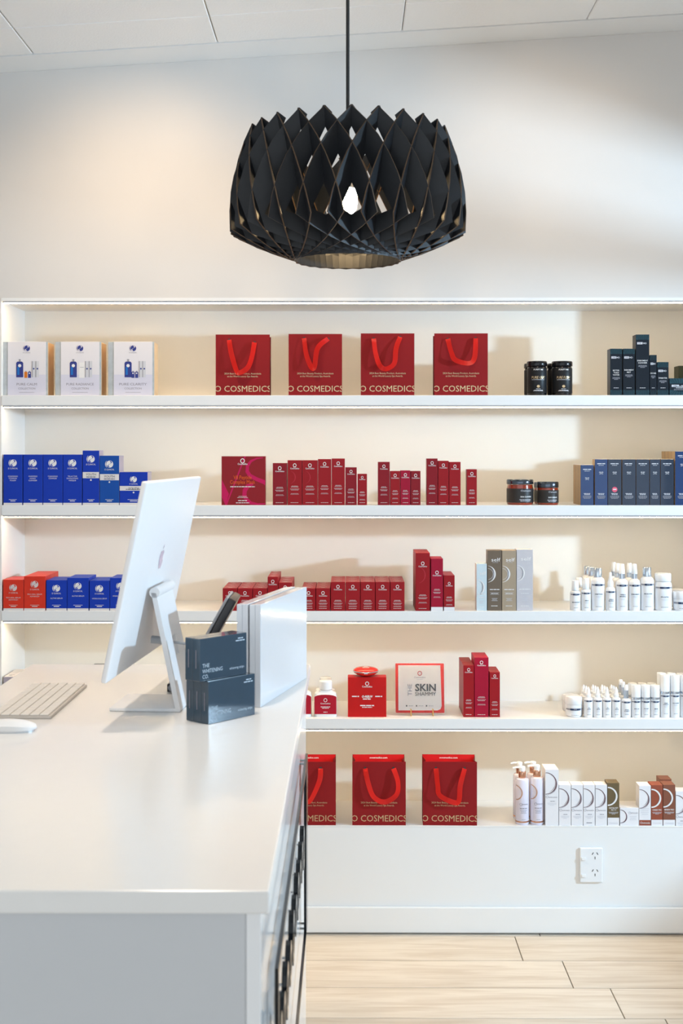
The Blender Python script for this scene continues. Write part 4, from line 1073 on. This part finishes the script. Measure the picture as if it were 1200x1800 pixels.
def d_rejuv(P, w, h):
    P.arc(K_white, 0, h*.84, .0068, .0046, 0, 360, 18, ex=.95); P.text(K_white, 'Cosmedics', 0, h*.745, .0058, width=w*.26, bold=.012)
    P.text(K_white, 'O-REJUV', 0, h*.49, .0068, width=w*.28, bold=.04, shear=.15); P.lines(K_white, -w*.30, h*.505, [w*.18], .0036, .004); P.lines(K_white, w*.30, h*.505, [w*.18], .0036, .004)
    P.lines(K_white, 0, h*.44, [w*.22], .0034, .004); P.lines(K_white, 0, h*.275, [w*.36], .0036, .004); P.lines(K_white, 0, h*.235, [w*.26], .0024, .004)
rj = carton('product_box', 'bright red square box with a round compact on top', 611, 679, 1190.5, 3, .026, .050, M_bright, d_rejuv)
cxx = rj.location.x; t = thing('round_compact', 'shiny red oval compact lying on the bright red box', 'compact', (cxx - .004, rj.location.y + .026, rj.location.z + rj['_h'] + .0005))
M_cred = C('glossy_red_plastic', (214, 34, 26), .10, coat=.8)
obj('lower_shell', lathe([(.014, 0), (.030, .005), (.0405, .0125), (.0415, .0145)], seg=36), M_cred, t, True)
obj('rim', lathe([(.0415, .0147), (.0425, .0155), (.0425, .0172), (.0415, .018)], seg=36), M_silver, t, True)
obj('lid', lathe([(.0414, .0182), (.0400, .022), (.032, .0270), (.018, .0300), (.004, .0308)], seg=36), M_cred, t, True)
obj('clasp', box(-.006, .006, -.0445, -.0425, .0125, .0185, .0006, 1), M_silver, t)
V = [(-.011, -.022, .0296), (.011, -.022, .0296), (.011, -.018, .0305), (-.011, -.018, .0305), (-.006, -.012, .0312), (.006, -.012, .0312), (.006, -.004, .0318), (-.006, -.004, .0318)]
obj('lid_lettering', (V, [(0, 1, 2, 3), (4, 5, 6, 7)]), K_soft, t)

# skin shammy pack on a small brass easel
x, Y, z, w, h = spot(693, 783, 1163, 3, .045)
lean = R(9)
ea = thing('display_easel', 'small brass wire easel under the cloth pack', 'easel', (x, Y, z))
for px in (722, 760.5):
    ux_ = at(px, 1250, Y)[0] - x
    obj('prong', tube([(ux_, .070, .0035), (ux_, .02, .0035), (ux_, -.014, .0035), (ux_, -.014, .022), (ux_ - .002, -.0145, .026)], .0022, 8), M_brass, ea, True)
    obj('back_post', tube([(ux_, .008, .0035), (ux_, .026, .11)], .002, 8), M_brass, ea, True)
obj('crossbar', tube([(at(722, 1250, Y)[0] - x, .012, .028), (at(760.5, 1250, Y)[0] - x, .012, .028)], .0018, 8), M_brass, ea)
sk = thing('cloth_pack', 'clear packet with white card reading the skin shammy over red cloth', 'packet', (x, Y - .004, z + .0065))
sk.rotation_euler = (-lean, 0, 0)
M_cloth = C('red_cleaning_cloth', (196, 40, 34), .8, bump=.3, bscale=200)
hh = h - .010
obj('folded_cloth', box(-w/2 + .004, w/2 - .004, .0015, .007, .004, hh - .004, .002, 2), M_cloth, sk, True)
cu0, cu1, cv0, cv1 = -w/2 + .013, w/2 - .013, .012, hh - .010
bm = bmesh.new(); vs = [bm.verts.new(p) for p in ((cu0, .0004, cv0), (cu1 - .014, .0004, cv0), (cu1 - .004, .0004, cv0 + .004), (cu1, .0004, cv0 + .014), (cu1 - .003, .0004, cv1), (cu0, .0004, cv1))]
bm.faces.new(vs); bmesh.ops.solidify(bm, geom=bm.faces[:], thickness=.0008)
card = obj('card', bm, C('cream_card', (250, 246, 240), .5, noise=.02), sk)
P = Print(); ww = cu1 - cu0; hc = cv1 - cv0; c = (cu0 + cu1) / 2
P.text(K_dark, 'SKIN', c + ww*.13, cv0 + hc*.43, hc*.155, width=ww*.48, bold=.022); P.text(K_dark, 'SHAMMY', c + ww*.13, cv0 + hc*.325, hc*.082, width=ww*.48)
P.text(K_grey, 'THE', c - ww*.185, cv0 + hc*.455, hc*.095, width=hc*.26, rot=R(90), part='thin_lettering')
P.arc(K_faint, c - ww*.0, cv0 + hc*.82, .0078, .0056, 0, 360, 18, ex=.95); P.text(K_grey, 'Cosmedics', c, cv0 + hc*.715, .0052, width=ww*.26, part='thin_lettering'); P.lines(K_lite, c, cv0 + hc*.68, [ww*.14], .0014, .003, 'fine_print')
for k in (-.31, -.08, .15):
    P.rect(K_dark, c + ww*k - .0022, c + ww*k + .0022, cv0 + hc*.085, cv0 + hc*.118, 'icons'); P.lines(K_silver, c + ww*(k + .10), cv0 + hc*.095, [ww*.11], .0014, .003, 'fine_print')
P.build(sk, -.0004)
M_film = mat('clear_film', (0.95, 0.96, 0.97), 0.06, noise=0, alpha=0.035, spec=0.7)
bm = bmesh.new(); add_box(bm, -w/2 - .003, w/2 + .003, -.0022, .0085, 0, hh + .004, .002, 2)
obj('clear_sleeve', bm, M_film, sk, True)

# red cartons of bay 4
G = 'red cartons of different heights on the fourth shelf'
t = carton('tall_carton', 'deep red carton left of the tallest one on the fourth shelf', 814, 833, 1169.5, 3, .026, .056, M_red, d_red(.85, lv=.056), G); behind(t, 2, 'deep red carton in the file behind the left one on the fourth shelf', G)
t = carton('tall_carton', 'tallest crimson carton on the fourth shelf', 833.5, 858.5, 1156, 3, .026, .056, M_mag, d_red(.95, lv=.066), G); behind(t, 1, 'crimson carton behind the tallest one on the fourth shelf', G)
t = carton('tall_carton', 'shortest deep red carton, right end of the fourth shelf trio', 860, 878.5, 1181.5, 3, .026, .056, M_red, d_red(.75, lv=.05), G); behind(t, 1, 'deep red carton behind the shortest one on the fourth shelf', G)

# white bottles of bay 4
G = 'white bottles on the fourth shelf'
bottle('white round cream jar in front on the fourth shelf', 995, 1027, 1226, 3, .020, 'jar', ['CREME'], G, 'cream_jar')
bottle('white round cream jar behind the front jar on the fourth shelf', 990, 1021, 1223, 3, .105, 'jar', None, G, 'cream_jar')
for i, (a, b) in enumerate(((1027, 1043), (1043.5, 1059.5), (1060, 1075.5), (1076, 1092))):
    nn = ['first', 'second', 'third', 'fourth'][i]
    bottle('small white nozzle bottle, %s of the front four' % nn, a, b, 1209, 3, .018, 'dropper', ['OIL', 'DROPS'], G, 'nozzle_bottle')
    bottle('small white nozzle bottle right behind the %s of the front four' % nn, a - 4, b - 4.6, 1207, 3, .065, 'dropper', None, G, 'nozzle_bottle')
    bottle('small white nozzle bottle, rearmost behind the %s of the front four' % nn, a - 8, b - 9, 1205, 3, .112, 'dropper', None, G, 'nozzle_bottle')
bottle('white bottle with silver collar beside the nozzle bottles', 1093, 1110.5, 1205, 3, .018, 'pump', ['HERBAL', 'PIGMENT'], G, 'pump_bottle')
bottle('white silver-collared bottle right behind the front one', 1088, 1105, 1200, 3, .075, 'pump', None, G, 'pump_bottle')
bottle('white silver-collared bottle, rearmost of its file', 1084, 1100.5, 1196, 3, .130, 'pump', None, G, 'pump_bottle')
for i, (a, b, y) in enumerate(((1111, 1127.5, 1205.5), (1128, 1144, 1205.5), (1144.6, 1161, 1205.5), (1162, 1178.5, 1187.5), (1179.5, 1196, 1187.5), (1197, 1213, 1187.5))):
    lab = ['shorter white cylinder bottle, first of three', 'shorter white cylinder bottle, second of three', 'shorter white cylinder bottle, third of three', 'tall white cylinder bottle, first of the tall ones', 'tall white cylinder bottle, second of the tall ones', 'tall white cylinder bottle at the right frame edge'][i]
    bottle(lab, a, b, y, 3, .018, 'airless', [['BETA GEL'], ['ACU MIST'], ['SEBUM'], ['CREME', 'CITRIQUE'], ['ACU CREME'], ['CREME']][i], G, 'airless_bottle')
    bottle(lab.replace('bottle', 'bottle in the back row,'), a - 6, b - 6.8, y - 3.5, 3, .080, 'airless', None, G, 'airless_bottle')

# small boxes in the left of bay 4, seen over the far counter corner
for i, (a, b, y, lab) in enumerate(((6, 24, 1190, 'small lavender-grey carton low at the niche side, seen past the counter corner'), (25, 44, 1188, 'small lavender-grey carton next to the one at the niche side'), (158, 184, 1173, 'small dark carton whose top edge shows above the far counter edge'))):
    t = carton('small_carton', lab, a, b, y, 3, .004 if i < 2 else .10, .075, M_side if i < 2 else M_ink, None, 'small cartons half hidden behind the counter', topm=M_cream if i < 2 else None); top_print(t, K_grey)
    if i < 2: behind(t, 1, 'small lavender-grey carton in the row behind the one %s' % ('at the niche side' if i == 0 else 'next to the niche-side one'), 'small cartons half hidden behind the counter')

# ---------------- bay 5: pump bottles and ring-printed cartons
def pump_bottle(label, px0, px1, ysh, ytop, inset, text=True):
    x, Y, z, w, h = spot(px0, px1, ytop, 4, inset); r = w/2; bh = at(px0, ysh, Y)[1] - z
    t = thing('pump_bottle', label, 'bottle', (x, Y + r, z), 0, 'pearl white pump bottles with rose gold collars')
    obj('bottle_body', lathe([(r*.90, 0), (r, .004), (r, bh*.955), (r*.93, bh*.985), (r*.55, bh)], seg=30), M_lav, t, True)
    obj('foil_band', lathe([(r*1.004, bh*.055), (r*1.008, bh*.058), (r*1.008, bh*.085), (r*1.004, bh*.088)], seg=30, cap=False), M_copper, t, True)
    obj('collar', lathe([(r*.52, bh + .0005), (r*.55, bh + .002), (r*.55, bh + .020), (r*.50, bh + .022)], seg=26), M_copper, t, True)
    obj('clear_neck', lathe([(r*.42, bh + .0222), (r*.42, h - .008)], seg=20), M_frost, t, True)
    bm = bmesh.new(); add_lathe(bm, [(r*.46, h - .008), (r*.46, h - .002), (r*.38, h)], 20)
    add_tube(bm, [(0, 0, h - .004), (-r*.9, 0, h - .003), (-r*1.35, 0, h - .006)], .0032, 8)
    obj('pump_head', bm, M_frost, t, True)
    if text:
        P = Print(True); cu = -r*1.15; cv = bh*.70; rr = .0245
        P.arc(K_copper, cu, cv, rr, rr*.82, -90, 90, 20, 'ring', taper=.4); P.arc(K_grey, -r*.30, bh*.455, .0046, .0038, 0, 360, 12); P.text(K_grey, 'smosis', r*.32, bh*.44, .0058, width=r*.95); P.lines(K_grey, r*.1, bh*.36, [r*1.1], .0022, .003); P.lines(K_silver, r*.1, bh*.32, [r*1.0, r*.8, r*.9], .0013, .0045); P.lines(K_silver, r*.1, bh*.12, [r*.6], .0013, .003)
        P.build(t, 0, r + .0002)
pump_bottle('pearl white pump bottle with rose gold collar, front left', 907, 931, 1370, 1350, .003)
pump_bottle('pearl white pump bottle with rose gold collar, front right', 933, 957, 1368, 1347, .003)
pump_bottle('pearl white pump bottle with rose gold collar, behind the front left one', 903, 925.5, 1362, 1342, .065, False)
pump_bottle('pearl white pump bottle with rose gold collar, behind the front right one', 927, 949.5, 1361, 1341, .065, False)
G = 'cartons with ring prints on the lowest ledge'
carton('tall_carton', 'tallest white carton with dark ring print, next to the pump bottles', 958, 981.5, 1352.5, 4, .003, .075, M_white, d_os(K_plum, rf=1.15, cvf=.137), G)
for i, (a, b) in enumerate(((982, 1003.3), (1003.7, 1024.5), (1025, 1045.5), (1046, 1066.8))):
    carton('ring_carton', 'white carton with plum ring print, %s of four alike' % ['first', 'second', 'third', 'last'][i], a, b, 1379.5, 4, .003, .045, M_white, d_os(K_plum, badge=K_silver if i == 2 else None), G)
carton('ring_carton', 'olive brown carton with white ring print and white foot', 1067.3, 1088.3, 1376.5, 4, .003, .05, M_olive, d_os(None, title=['CATALYST', 'AC-11'], low=.026, whitering=True), G)
def d_lowos(P, w, h):
    cu = -w/2 + .001; P.arc(K_plum, cu, h*.52, .022, .0195, -90, 90, 18, 'ring', 1, taper=.5); P.arc(K_plum, cu + .0015, h*.50, .0215, .0203, -80, 20, 12, 'ring', 1, taper=.9)
    P.arc(K_grey, w*.02, h*.72, .0036, .0029, 0, 360, 12, 'logo', 1); P.text(K_grey, 'smosis', w*.26, h*.68, .0048, width=w*.36, lift=1); P.lines(K_lite, w*.2, h*.5, [w*.34, w*.3, w*.36], .0012, .005, lift=1)
carton('low_carton', 'low white carton with plum ring lying between the ring cartons', 1089, 1122.5, 1420, 4, .003, .075, M_white, d_lowos, G)
def d_oswhite(P, w, h):
    d_os(K_plum, brand=False)(P, w, h); P.lines(K_lite, 0, h*.42, [w*.7, w*.6, w*.66, w*.5], .0013, .006); P.rect(M_rust, -w/2, w/2, .001, .0185, 'printed_band'); P.text(K_white, 'Osmosis', 0, .0065, .0068, width=w*.82, lift=1)
carton('ring_carton', 'white carton with plum ring and rust coloured name band', 1122.8, 1143.6, 1381, 4, .003, .05, M_white, d_oswhite, G)
carton('ring_carton', 'rust orange carton with white ring print', 1144, 1164.5, 1380, 4, .003, .05, M_rust, d_os(None, title=['CORRECT PRO'], low=.0195, whitering=True), G)
t = carton('ring_carton', 'brown carton with white ring print, right of the rust one', 1165, 1186.5, 1379.5, 4, .003, .05, M_brown, d_os(None, title=['RENEW PRO'], low=.0195, whitering=True), G)
tb = carton('ring_carton', 'brown carton standing taller behind the front brown one', 1159, 1180, 1369.5, 4, .060, .05, M_brown, None, G)
carton('ring_carton', 'white carton with plum ring at the right frame edge of the lowest ledge', 1187, 1209, 1391, 4, .003, .05, M_white, d_os(K_plum), G)
for o in bpy.data.objects:
    for k in ('_d', '_w', '_h'):
        if k in o: del o[k]
